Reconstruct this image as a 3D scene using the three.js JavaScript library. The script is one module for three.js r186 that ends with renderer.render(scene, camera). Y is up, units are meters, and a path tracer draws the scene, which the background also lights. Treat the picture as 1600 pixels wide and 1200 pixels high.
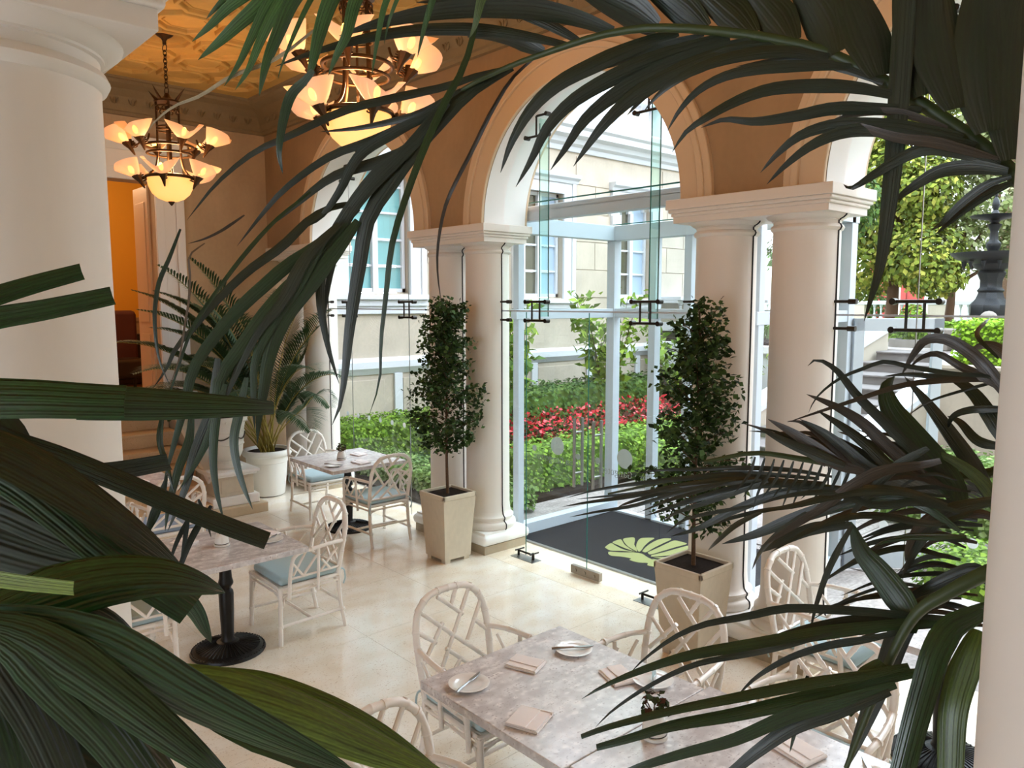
import * as THREE from 'three';
import { RoundedBoxGeometry } from 'three/addons/geometries/RoundedBoxGeometry.js';
import { mergeGeometries, toCreasedNormals } from 'three/addons/utils/BufferGeometryUtils.js';
import { FontLoader } from 'three/addons/loaders/FontLoader.js';
import { TextGeometry } from 'three/addons/geometries/TextGeometry.js';
import { RectAreaLightUniformsLib } from 'three/addons/lights/RectAreaLightUniformsLib.js';
import { createNoise2D, createNoise3D } from 'simplex-noise';

// ---------- camera, sky, exposure ----------
RectAreaLightUniformsLib.init();
const scene = new THREE.Scene();
const EYE = new THREE.Vector3(0, 2.4, 0), FOCAL = 1208.4, PITCH = 6.03 * Math.PI / 180, YAW = 48.14 * Math.PI / 180;
const FWD = new THREE.Vector3(-Math.sin(YAW) * Math.cos(PITCH), -Math.sin(PITCH), -Math.cos(YAW) * Math.cos(PITCH));
const camera = new THREE.PerspectiveCamera(2 * Math.atan(600 / FOCAL) * 180 / Math.PI, 4 / 3, 0.05, 200);
camera.position.copy(EYE); camera.lookAt(EYE.clone().add(FWD));
const renderer = new THREE.WebGLRenderer({ antialias: true });
renderer.toneMapping = THREE.LinearToneMapping;
renderer.toneMappingExposure = 1.45;
renderer.shadowMap.enabled = true;
scene.background = new THREE.Color().setRGB(4.4, 4.8, 5.4);          // bright overcast sky

// ---------- helpers ----------
const V = (x, y, z) => new THREE.Vector3(x, y, z);
let seed = 7;
const rnd = () => { seed = (seed + 0x6d2b79f5) | 0; let t = Math.imul(seed ^ (seed >>> 15), 1 | seed); t = (t + Math.imul(t ^ (t >>> 7), 61 | t)) ^ t; return ((t ^ (t >>> 14)) >>> 0) / 4294967296; };
const rr = (a, b) => a + (b - a) * rnd();
const n2 = createNoise2D(rnd), n3 = createNoise3D(rnd);
const RIGHT = new THREE.Vector3().crossVectors(FWD, V(0, 1, 0)).normalize(), UPV = new THREE.Vector3().crossVectors(RIGHT, FWD);
// the point of the place that stands at distance d behind a point of the photograph
const at = (x, y, d) => EYE.clone().addScaledVector(FWD, d).addScaledVector(RIGHT, (x - 800) / FOCAL * d).addScaledVector(UPV, -(y - 600) / FOCAL * d);

const taken = new Map();
const numbered = (n) => { const k = taken.get(n) || 0; taken.set(n, k + 1); return k ? n + '_' + String(k).padStart(3, '0') : n; };
function shade(o) { o.traverse((m) => { if (m.isMesh) { m.castShadow = true; m.receiveShadow = true; } }); return o; }
function thing(name, label, category, pos = [0, 0, 0], turn = 0, group) {
  const o = new THREE.Group(); o.name = numbered(name); scene.add(o);
  o.position.set(...pos); o.rotation.y = turn; o.userData = { label, category };
  if (group) o.userData.group = group;
  return o;
}
function struct(name, label, category) { const o = thing(name, label, category); o.userData.kind = 'structure'; return o; }
function clean(g) {
  g = g.index ? g.toNonIndexed() : g;
  for (const k of Object.keys(g.attributes)) if (!['position', 'normal', 'uv'].includes(k)) g.deleteAttribute(k);
  if (!g.attributes.normal) g.computeVertexNormals();
  if (!g.attributes.uv) g.setAttribute('uv', new THREE.BufferAttribute(new Float32Array(g.attributes.position.count * 2), 2));
  return g;
}
function merge(gs) { gs = gs.flat(9).map(clean); return gs.length === 1 ? gs[0] : mergeGeometries(gs); }
function boxUV(g) {                                          // uv in metres, by the way each face points
  g = clean(g); const p = g.attributes.position, u = g.attributes.uv, a = V(0, 0, 0), b = V(0, 0, 0), c = V(0, 0, 0), n = V(0, 0, 0);
  for (let i = 0; i < p.count; i += 3) {
    a.fromBufferAttribute(p, i); b.fromBufferAttribute(p, i + 1); c.fromBufferAttribute(p, i + 2);
    n.crossVectors(b.clone().sub(a), c.clone().sub(a)); const ax = Math.abs(n.x), ay = Math.abs(n.y), az = Math.abs(n.z);
    for (let k = 0; k < 3; k++) { const x = p.getX(i + k), y = p.getY(i + k), z = p.getZ(i + k); ay >= ax && ay >= az ? u.setXY(i + k, x, z) : ax >= az ? u.setXY(i + k, z, y) : u.setXY(i + k, x, y); }
  }
  return g;
}
function obj(name, gs, m, parent, label) {
  const g = Array.isArray(gs) ? merge(gs) : clean(gs), o = new THREE.Mesh(g, m);
  o.name = parent ? name : numbered(name); (parent || scene).add(o); o.castShadow = o.receiveShadow = true;
  if (label) o.userData.label = label;
  return o;
}
const mv = (g, x = 0, y = 0, z = 0, rx = 0, ry = 0, rz = 0) => { if (rx) g.rotateX(rx); if (rz) g.rotateZ(rz); if (ry) g.rotateY(ry); g.translate(x, y, z); return g; };
// box by its ends; bevelled when b > 0
function box(x0, x1, y0, y1, z0, z1, b = 0) {
  const w = x1 - x0, h = y1 - y0, d = z1 - z0;
  const g = b ? new RoundedBoxGeometry(w, h, d, 1, Math.min(b, w / 2.01, h / 2.01, d / 2.01)) : new THREE.BoxGeometry(w, h, d);
  g.translate((x0 + x1) / 2, (y0 + y1) / 2, (z0 + z1) / 2); return boxUV(g);
}
function lathe(pts, seg = 24, x = 0, y = 0, z = 0) { const g = new THREE.LatheGeometry(pts.map((p) => new THREE.Vector2(p[0], p[1])), seg); g.translate(x, y, z); return toCreasedNormals(clean(g), 0.7); }
// tube through points, with a radius for each point or one function of the share along it
function tube(pts, rad, seg = 8, smooth = 0, caps = true) {
  let P = pts.map((p) => (p.isVector3 ? p.clone() : V(...p)));
  if (smooth) { const c = new THREE.CatmullRomCurve3(P, false, 'centripetal'); P = c.getPoints(smooth); }
  const n = P.length, R = (i) => (typeof rad === 'function' ? rad(i / (n - 1), i) : Array.isArray(rad) ? rad[i] : rad);
  const pos = [], uv = [], idx = []; let up = null, len = 0;
  for (let i = 0; i < n; i++) {
    const t = P[Math.min(i + 1, n - 1)].clone().sub(P[Math.max(i - 1, 0)]).normalize();
    if (!up) up = Math.abs(t.y) < 0.9 ? V(0, 1, 0) : V(1, 0, 0);
    up = up.clone().addScaledVector(t, -up.dot(t)).normalize();
    const s = new THREE.Vector3().crossVectors(t, up); if (i) len += P[i].distanceTo(P[i - 1]);
    for (let k = 0; k <= seg; k++) { const a = k / seg * Math.PI * 2, q = P[i].clone().addScaledVector(up, Math.cos(a) * R(i)).addScaledVector(s, Math.sin(a) * R(i)); pos.push(q.x, q.y, q.z); uv.push(k / seg * 2 * Math.PI * R(i), len); }
  }
  for (let i = 0; i < n - 1; i++) for (let k = 0; k < seg; k++) { const a = i * (seg + 1) + k, b = a + seg + 1; idx.push(a, a + 1, b, b, a + 1, b + 1); }
  const g0 = new THREE.BufferGeometry(); g0.setAttribute('position', new THREE.Float32BufferAttribute(pos, 3)); g0.setAttribute('uv', new THREE.Float32BufferAttribute(uv, 2)); g0.setIndex(idx); g0.computeVertexNormals();
  if (!caps) return clean(g0);
  const ends = [];
  for (const i of [0, n - 1]) { const base = i * (seg + 1), q = []; for (let k = 1; k < seg - 1; k++) for (const j of i ? [0, k, k + 1] : [0, k + 1, k]) q.push(...pos.slice((base + j) * 3, (base + j) * 3 + 3)); const g = new THREE.BufferGeometry(); g.setAttribute('position', new THREE.Float32BufferAttribute(q, 3)); g.computeVertexNormals(); ends.push(clean(g)); }
  return mergeGeometries([clean(g0), ...ends]);
}
const bar = (a, b, r, seg = 8) => tube([a, b], r, seg);
// a moulding: profile [out, height] extruded along a straight run from a to b (horizontal); "out" points to the left of a->b seen from above turned by flip
function mould(a, b, prof, flip = 1) {
  const A = V(...a), B = V(...b), d = B.clone().sub(A), L = d.length(); d.normalize();
  const s = new THREE.Shape(prof.map((p) => new THREE.Vector2(p[0] * flip, p[1]))), g = new THREE.ExtrudeGeometry(s, { depth: L, bevelEnabled: false });
  const side = new THREE.Vector3().crossVectors(V(0, 1, 0), d); g.applyMatrix4(new THREE.Matrix4().makeBasis(side, V(0, 1, 0), d).setPosition(A)); 
  return boxUV(g);
}

// ---------- procedural textures ----------
function tex(size, f, srgb = true, rep = 1) {
  const d = new Uint8Array(size * size * 4);
  for (let y = 0; y < size; y++) for (let x = 0; x < size; x++) { const c = f(x / size, y / size), i = (y * size + x) * 4; for (let k = 0; k < 3; k++) d[i + k] = Math.max(0, Math.min(255, Math.round((Array.isArray(c) ? c[k] : c) * 255))); d[i + 3] = 255; }
  const t = new THREE.DataTexture(d, size, size, THREE.RGBAFormat); t.wrapS = t.wrapT = THREE.RepeatWrapping; t.magFilter = THREE.LinearFilter; t.minFilter = THREE.LinearMipmapLinearFilter; t.generateMipmaps = true;
  if (srgb) t.colorSpace = THREE.SRGBColorSpace; t.repeat.set(rep, rep); t.needsUpdate = true; return t;
}
const loop = (u, v, k, s = 0) => { const a = u * 2 * Math.PI, b = v * 2 * Math.PI, r = k / (2 * Math.PI); return (n3(Math.cos(a) * r + s, Math.sin(a) * r + s * 1.7, Math.cos(b) * r) + n3(Math.sin(b) * r - s, Math.cos(a) * r * .9 + 9, Math.sin(a) * r + s)) / 2; };
const mix = (a, b, t) => a.map((v, i) => v + (b[i] - v) * Math.max(0, Math.min(1, t)));
const floorTex = tex(1024, (u, v) => {                       // cream shelly limestone
  let c = mix([.915, .855, .77], [.95, .915, .86], .5 + loop(u, v, 9, 1) * .9);
  const q = loop(u, v, 70, 3), w = loop(u, v, 160, 5); if (q > .42) c = mix(c, [.93, .89, .83], (q - .42) * 5); if (w > .45) c = mix(c, [.72, .60, .47], (w - .45) * 2.2);
  const e = Math.abs(loop(u, v, 30, 8)); if (e < .012) c = mix(c, [.74, .64, .52], .35); return c;
}, true, 0.5);
const marbleTex = tex(1024, (u, v) => {                      // grey and rose breccia of the table tops
  const a = loop(u, v, 14, 2), b = loop(u, v, 34, 4), d = loop(u, v, 90, 6); let c = mix([.775, .75, .748], [.905, .892, .888], .5 + a * .8 + b * .5);
  if (b > .3) c = mix(c, [.93, .91, .90], (b - .3) * 3); if (d < -.35) c = mix(c, [.70, .665, .66], (-.35 - d) * 2.4);
  const e = Math.abs(loop(u, v, 22, 11)); if (e < .03) c = mix(c, [.68, .635, .63], (.03 - e) * 14); return c;
}, true, .75);
const leafTex = tex(256, (u, v) => { const s = .80 + .07 * Math.sin(u * 2 * Math.PI * 5) + .05 * Math.sin(u * 2 * Math.PI * 13 + 2) + .14 * loop(u, v, 24, 7) + .10 * loop(u, v * 1, 3, 2); return [s, s, s * .95]; });
const leafBump = tex(256, (u) => { const w = u * 2 * Math.PI; return .5 + .22 * Math.cos(w * 5) + .16 * Math.cos(w * 8 + 1) + .12 * Math.cos(w * 13 + 2); }, false);
const plasterBump = tex(512, (u, v) => .5 + .25 * loop(u, v, 24, 3) + .2 * loop(u, v, 90, 5), false, .6);
const plasterTex = tex(512, (u, v) => { const s = .95 + .05 * loop(u, v, 6, 9) + .02 * loop(u, v, 50, 2); return [s, s, s]; }, true, .35);
const barkTex = tex(256, (u, v) => { const s = .5 + .35 * loop(u, v, 30, 3) + .2 * loop(u, v, 8, 5); return mix([.22, .15, .10], [.48, .36, .26], s); }, true, 6);
const soilTex = tex(256, (u, v) => { const s = .5 + .5 * loop(u, v, 60, 3); return mix([.10, .075, .06], [.30, .24, .2], s * s); }, true, 3);
const matTex = tex(256, (u, v) => { const s = .5 + .5 * loop(u, v, 120, 3); return mix([.10, .10, .112], [.19, .19, .205], s); }, true, 2);
const grassTex = tex(256, (u, v) => { const s = .5 + .5 * loop(u, v, 70, 3); return mix([.17, .26, .08], [.36, .47, .16], s); }, true, .7);
const paveTex = tex(512, (u, v) => { const s = .5 + .4 * loop(u, v, 60, 3) + .3 * loop(u, v, 9, 5); return mix([.46, .43, .42], [.70, .66, .64], s); }, true, .5);

const std = (hex, rough = .6, more = {}) => new THREE.MeshStandardMaterial({ color: hex, roughness: rough, ...more });
const phy = (hex, rough = .5, more = {}) => new THREE.MeshPhysicalMaterial({ color: hex, roughness: rough, ...more });
const M = {
  floor: phy(0xffffff, .13, { map: floorTex, clearcoat: .35, clearcoatRoughness: .08 }),
  threshold: phy(0xfffaf2, .25, { map: floorTex }),
  wall: std(0xa88864, .8, { map: plasterTex, bumpMap: plasterBump, bumpScale: .0015 }),
  backwall: std(0xc8ab88, .8, { map: plasterTex, bumpMap: plasterBump, bumpScale: .0015 }),
  column: std(0xe2dad0, .55, { bumpMap: plasterBump, bumpScale: .0008 }),
  archband: std(0xcfb595, .65, { bumpMap: plasterBump, bumpScale: .0008 }),
  nearwall: std(0xe9e7e4, .8), soffit: std(0xe4e2de, .7, { side: THREE.DoubleSide }), white: std(0xf2efea, .5), plinthstone: std(0xb9a88e, .5, { map: plasterTex }),
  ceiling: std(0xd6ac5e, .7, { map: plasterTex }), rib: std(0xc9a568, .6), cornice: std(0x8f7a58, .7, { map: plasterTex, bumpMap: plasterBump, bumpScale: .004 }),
  door: std(0xd9b893, .5), hallwall: std(0xd29a2a, .7), wainscot: std(0x9a7f60, .55), darkwood: std(0x2a1c12, .4),
  glass: phy(0xf9fefd, .0, { transmission: 1, thickness: 0, ior: 1.45 }), fin: phy(0xe6f7f2, .0, { transmission: 1, thickness: 0, ior: 1.5 }), glassEdge: phy(0x2c6a60, .2),
  steel: std(0x9a9a98, .28, { metalness: .9 }), darksteel: std(0x3a3632, .35, { metalness: .8 }), seal: std(0x141414, .7), alu: std(0xbcc5cf, .4),
  iron: std(0x0c0c0d, .42, { metalness: .25 }), marble: phy(0xffffff, .22, { map: marbleTex, clearcoat: .3, clearcoatRoughness: .12 }),
  bamboo: phy(0xf1e8de, .38, { clearcoat: .25, clearcoatRoughness: .3 }), node: std(0x8f7d69, .5), cushion: std(0xb4cbd0, .75), cushionGrey: std(0x93a3b8, .75),
  china: phy(0xf4f2ee, .12, { clearcoat: .5 }), linen: std(0xf3ece9, .85), planter: std(0xd9cab2, .55, { map: plasterTex, bumpMap: plasterBump, bumpScale: .001 }), pot: std(0xeae7e0, .45), urn: std(0xe6e2d8, .6, { map: plasterTex }),
  soil: phy(0xffffff, .95, { map: soilTex, specularIntensity: .2 }), bark: std(0xffffff, .9, { map: barkTex }), mat: phy(0xffffff, .95, { map: matTex, specularIntensity: .15 }), matleaf: phy(0x8f9160, .95, { specularIntensity: .2 }),
  bronze: std(0x4a3420, .38, { metalness: .75 }), facade: std(0xc4b8a8, .85, { map: plasterTex }), trim: std(0xcfd2d8, .7), rust: std(0xbcb2a5, .85, { map: plasterTex }), pane: phy(0x6fa9ad, .08, { clearcoat: 1, clearcoatRoughness: .03 }), paneDark: phy(0x4a4a3c, .06, { clearcoat: 1, clearcoatRoughness: .02 }), curtain: std(0xa5b9cf, .8),
  pave: std(0xffffff, .8, { map: paveTex }), grass: std(0xffffff, .95, { map: grassTex }), stepstone: std(0x77706f, .8, { map: plasterTex }), stone: std(0x8a837c, .9, { map: plasterTex }), fountain: std(0x202428, .45, { metalness: .4 }),
  red: std(0xb52a2a, .6), redtrim: std(0xa63a34, .6),
};
M.floor.map.anisotropy = 8;
const leafMat = (hex, bump = .0005, rough = .45) => phy(hex, rough, { map: leafTex, bumpMap: leafBump, bumpScale: bump, side: THREE.DoubleSide, clearcoat: .35, clearcoatRoughness: .3 });
const thinLeaf = (hex, tr = .25, rough = .6) => phy(hex, rough, { side: THREE.DoubleSide, transmission: tr, thickness: 0 });
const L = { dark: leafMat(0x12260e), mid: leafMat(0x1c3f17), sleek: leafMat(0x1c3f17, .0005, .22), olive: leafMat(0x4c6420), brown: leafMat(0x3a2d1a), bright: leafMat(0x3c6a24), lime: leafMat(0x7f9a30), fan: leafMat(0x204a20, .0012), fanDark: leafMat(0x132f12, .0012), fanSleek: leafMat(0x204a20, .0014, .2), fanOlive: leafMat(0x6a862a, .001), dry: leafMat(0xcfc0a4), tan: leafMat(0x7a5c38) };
// ---------- the room ----------
const ZF = -4.62, ZB = -5.14, ZG = -4.86, XB = -10.12, CEIL = 4.96, SPR = 3.12;
const PIERS = [-9.42, -6.07, -2.83, 0.42, 3.67], ARCHES = [[-7.745, 1.12], [-4.45, 1.1], [-1.205, 1.1], [2.045, 1.1]];
{
  const fl = struct('floor', 'polished cream limestone floor of large slabs', 'floor');
  obj('screed', box(XB, 4.4, -.25, -.006, -5.2, 4.4), std(0x9c8b74, .9), fl);
  const S = 0.9, x0 = XB + .02;
  for (let i = 0; i < 16; i++) for (let j = 0; j < 10; j++) {
    const xa = x0 + i * S, za = -4.60 + j * S; obj('slab', box(xa + .001, Math.min(xa + S - .001, 4.39), -.03, 0, za + .001, za + S - .001), M.floor, fl);
  }
  for (let i = 0; i < 9; i++) { const a = XB + .02 + i * 1.6; obj('threshold_slab', box(a + .001, Math.min(a + 1.599, 4.39), -.03, 0, -5.19, -4.602), M.threshold, fl); }
}
{ // the arcade wall over the columns
  const w = struct('wall_arcade', 'peach plastered wall with round arches over paired columns', 'wall'), s = new THREE.Shape();
  s.moveTo(XB - .3, SPR); for (const [c, r] of ARCHES) { s.lineTo(c - r, SPR); s.absarc(c, SPR, r, Math.PI, 0, true); }
  s.lineTo(4.4, SPR); s.lineTo(4.4, 5.25); s.lineTo(XB - .3, 5.25); s.closePath();
  const g = new THREE.ExtrudeGeometry(s, { depth: ZF - ZB, bevelEnabled: false, curveSegments: 40 }); g.translate(0, 0, ZB); obj('wall_face', boxUV(g), M.wall, w);
  for (const [c, r] of ARCHES) { const so = new THREE.CylinderGeometry(r - .004, r - .004, ZF - ZB - .01, 48, 1, true, -Math.PI / 2, Math.PI); so.rotateX(Math.PI / 2); so.rotateZ(Math.PI); so.translate(c, SPR, (ZF + ZB) / 2); obj('soffit', boxUV(so), M.soffit, w); }
  for (const [c, r] of ARCHES) for (const [z, dir] of [[ZF, 1], [ZB, -1]]) {
    const ring = (a, b, t) => { const q = new THREE.Shape(); q.absarc(c, SPR, b, 0, Math.PI, false); q.absarc(c, SPR, a, Math.PI, 0, true); const e = new THREE.ExtrudeGeometry(q, { depth: t, bevelEnabled: true, bevelThickness: .006, bevelSize: .006, bevelSegments: 1, curveSegments: 40 }); e.translate(0, 0, dir > 0 ? z : z - t); return boxUV(e); };
    obj('archivolt', [ring(r + .004, r + .16, .022), ring(r + .165, r + .20, .05), ring(r + .20, r + .255, .032)], M.archband, w);
  }
}
{ // back wall with the doorway to the hall
  const w = struct('wall_back', 'beige plaster end wall with a tall doorway', 'wall'), z0 = -3.18, z1 = -1.75, top = 3.86;
  obj('wall_face', [box(XB - .25, XB, 0, 5.2, ZB, z0), box(XB - .25, XB, 0, 5.2, z1, 4.4), box(XB - .25, XB, top, 5.2, z0, z1)], M.backwall, w);
  const t = struct('trim_1', 'white moulded door surround with fluted jambs', 'door frame');
  for (const [a, s] of [[z0, -1], [z1, 1]]) { const A = (k) => a + s * k, bx = (k0, k1, x1) => box(XB, x1, 1.02, top, Math.min(A(k0), A(k1)), Math.max(A(k0), A(k1)), .008); obj('jamb', [bx(0, .10, XB + .05), bx(.1, .24, XB + .03), bx(.24, .34, XB + .06)], M.white, t); }
  obj('lintel', [box(XB, XB + .06, top, top + .14, z0 - .34, z1 + .34, .008), box(XB, XB + .04, top + .14, top + .34, z0 - .34, z1 + .34, .006), mould([XB, top + .34, z0 - .4], [XB, top + .34, z1 + .4], [[0, 0], [.05, 0], [.12, .07], [.14, .12], [.14, .16], [0, .16]])], M.white, t);
  const b = struct('baseboard_back', 'low white skirting board along the end wall', 'skirting'); obj('board', box(XB, XB + .025, 0, .18, ZF + .05, z0 - .36, .006), M.white, b);
}
{ const w = struct('wall_near', 'plain plaster wall behind the viewer with one tall open window', 'wall');   // behind the camera: the court side
  obj('wall_face', [box(XB - .25, 4.6, 0, .75, 4.4, 4.7), box(XB - .25, 4.6, 4.2, 5.2, 4.4, 4.7), box(XB - .25, -2.6, .75, 4.2, 4.4, 4.7), box(.4, 4.6, .75, 4.2, 4.4, 4.7), box(-2.6, .4, 3.0, 4.2, 4.4, 4.7)], M.nearwall, w);
  const r = struct('wall_right', 'plain plaster wall beyond the right edge', 'wall'); obj('wall_face', box(4.4, 4.65, 0, 5.2, ZB, 4.4), M.nearwall, r); }
{ // ceiling with its plaster octagons and the cornice
  const c = struct('ceiling', 'ochre plaster ceiling with rows of raised octagons', 'ceiling');
  obj('ceiling_face', box(XB - .25, 4.65, CEIL, 5.25, ZB, 4.7), M.ceiling, c);
  const P = .57, ring = new THREE.LatheGeometry([[.284, 0], [.279, -.034], [.272, -.042], [.244, -.042], [.236, -.034], [.231, -.004], [.2, -.004], [.196, -.016], [.186, -.016], [.182, -.006], [.0, -.006]].map((p) => new THREE.Vector2(...p)), 8, Math.PI / 8), g = toCreasedNormals(clean(ring), .3);
  for (let i = -2; i < 17; i++) for (let j = -2; j < 9; j++) { const x = -8.63 + i * P, z = -3.27 + j * P; if (x < XB + .5 || z < ZF + .55) continue; const o = obj('octagon', g, M.ceiling, c); o.position.set(x, CEIL, z); }
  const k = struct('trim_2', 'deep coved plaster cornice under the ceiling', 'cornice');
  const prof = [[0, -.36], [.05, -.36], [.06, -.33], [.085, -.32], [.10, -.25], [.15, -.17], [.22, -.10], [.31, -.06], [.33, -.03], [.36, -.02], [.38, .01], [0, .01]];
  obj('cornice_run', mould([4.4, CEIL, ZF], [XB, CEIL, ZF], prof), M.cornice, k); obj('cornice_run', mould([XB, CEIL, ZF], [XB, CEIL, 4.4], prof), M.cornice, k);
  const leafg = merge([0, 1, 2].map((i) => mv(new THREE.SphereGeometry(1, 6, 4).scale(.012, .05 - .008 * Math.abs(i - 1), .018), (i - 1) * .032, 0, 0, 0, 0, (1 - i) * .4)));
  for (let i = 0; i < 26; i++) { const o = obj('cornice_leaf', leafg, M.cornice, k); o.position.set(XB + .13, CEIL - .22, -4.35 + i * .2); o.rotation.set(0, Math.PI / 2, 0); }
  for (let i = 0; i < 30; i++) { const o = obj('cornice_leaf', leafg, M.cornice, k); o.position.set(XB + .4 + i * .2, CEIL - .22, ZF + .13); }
}
// ---------- columns ----------
const CR = .212;
const shaftProfile = [[.0, .20], [.262, .20], [.272, .212], [.276, .235], [.272, .258], [.258, .27], [.25, .272], [.244, .282], [.244, .296], [.252, .302], [.252, .318], [.24, .326], [.226, .345], [.22, .38], [CR + .002, .44], [CR, 1.2], [CR, 2.2], [CR - .003, 2.845], [CR - .002, 2.855], [CR + .008, 2.86], [CR + .016, 2.876], [CR + .008, 2.892], [CR - .003, 2.897], [CR - .003, 2.918], [CR + .006, 2.92], [CR + .006, 2.926], [CR + .012, 2.928], [CR + .028, 2.936], [CR + .042, 2.948], [CR + .046, 2.958], [0, 2.958]];
const shaftGeo = lathe(shaftProfile, 48);
const blockProf = (x0, x1, z0, z1) => [box(x0 + .04, x1 - .04, 2.955, 3.0, z0 + .04, z1 - .04, .003), box(x0 + .026, x1 - .026, 2.999, 3.025, z0 + .026, z1 - .026, .010), box(x0 + .012, x1 - .012, 3.023, 3.05, z0 + .012, z1 - .012, .010), box(x0, x1, 3.048, SPR - .002, z0, z1, .005)];
function plinth(x0, x1, z0, z1, o) { obj('plinth_base', box(x0 + .02, x1 - .02, 0, .08, z0 + .02, z1 - .02), M.plinthstone, o); obj('plinth', [box(x0 - .012, x1 + .012, .08, .185, z0 - .012, z1 + .012, .045), box(x0 + .03, x1 - .03, .18, .202, z0 + .03, z1 - .03, .004)], M.white, o); }
const pierText = ['pair of pale plaster columns at the far corner beside the potted palm', 'pair of pale plaster columns behind the left potted tree', 'pair of pale plaster columns behind the right potted tree', 'pair of plaster columns next along the arcade outside the frame', 'last pair of plaster columns of the arcade outside the frame'];
PIERS.forEach((px, i) => {
  const o = thing('column_pair', pierText[i], 'columns', [px, 0, ZG + .01], 0, 'arcade column pairs');
  for (const s of [-1, 1]) { const c = obj('shaft', shaftGeo, M.column, o); c.position.x = s * .3; }
  obj('impost', blockProf(-.61, .61, -.305, .305), M.column, o); plinth(-.59, .59, -.29, .29, o);
  for (const s of [-1, 1]) { const pts = shaftProfile.filter((p) => p[0] > .1).map((p) => [s * .3 + p[0] + .002, p[1], 0]); obj('seal_strip', tube(pts, .006, 5), M.seal, o); }
});
for (const [x, z, label] of [[-1.985, -.305, 'large plaster column with moulded capital at the left edge'], [.006, -.757, 'smooth plaster column very near at the right edge']]) {
  const o = thing('column', label, 'column', [x, 0, z]); obj('shaft', shaftGeo, M.column, o); obj('abacus', blockProf(-.302, .302, -.302, .302), M.column, o); plinth(-.29, .29, -.29, .29, o);
  obj('entablature', [box(-.22, .22, SPR, CEIL, -.22, .22, .004)], M.backwall, o);
}
{ const u = struct('wall_added_sky_block', 'added unseen storey above the arcade that blocks sky light from the court', 'wall'); obj('wall_face', [box(XB - .3, 12, 5.25, 11, ZB - .05, 4.7), box(4.65, 12, 0, 5.25, ZB - .05, 4.7)], M.facade, u); }  // out-of-view mass, added to keep sky light off the porch and facade
// ---------- glazing between the columns ----------
const pane = (x0, x1, y0, y1, z, t = .012) => box(x0, x1, y0, y1, z - .00001, z + .00001);
const sheet = (w, h) => new THREE.PlaneGeometry(w, h);
function panePart(x0, x1, y0, y1, z, parent, name = 'pane', ry = 0) { const g = sheet(x1 - x0, y1 - y0); if (ry) g.rotateY(ry); g.translate((x0 + x1) / 2, (y0 + y1) / 2, z); return obj(name, g, M.glass, parent); }
function spider(x, y, z, parent, cols = 2) {                    // H-shaped glass fitting
  const g = []; for (const s of [-1, 1]) { g.push(bar([x - .14, y + s * .085, z + .03], [x + .14, y + s * .085, z + .03], .011)); for (const k of [-1, 1]) g.push(mv(new THREE.CylinderGeometry(.02, .02, .05, 10), x + k * .13, y + s * .085, z + .02, Math.PI / 2)); }
  for (const k of cols === 2 ? [-.05, .05] : [0]) g.push(bar([x + k, y - .085, z + .03], [x + k, y + .085, z + .03], .009)); return obj('spider_fitting', g, M.darksteel, parent);
}
const clampBar = (x, y, z, parent) => obj('clamp', [-1, 1].map((s) => [bar([x - .09, y + s * .085, z + .02], [x + .12, y + s * .085, z + .02], .01), mv(new THREE.CylinderGeometry(.018, .018, .05, 10), x + .1, y + s * .085, z + .02, 0, 0, Math.PI / 2)]), M.darksteel, parent);
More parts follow.
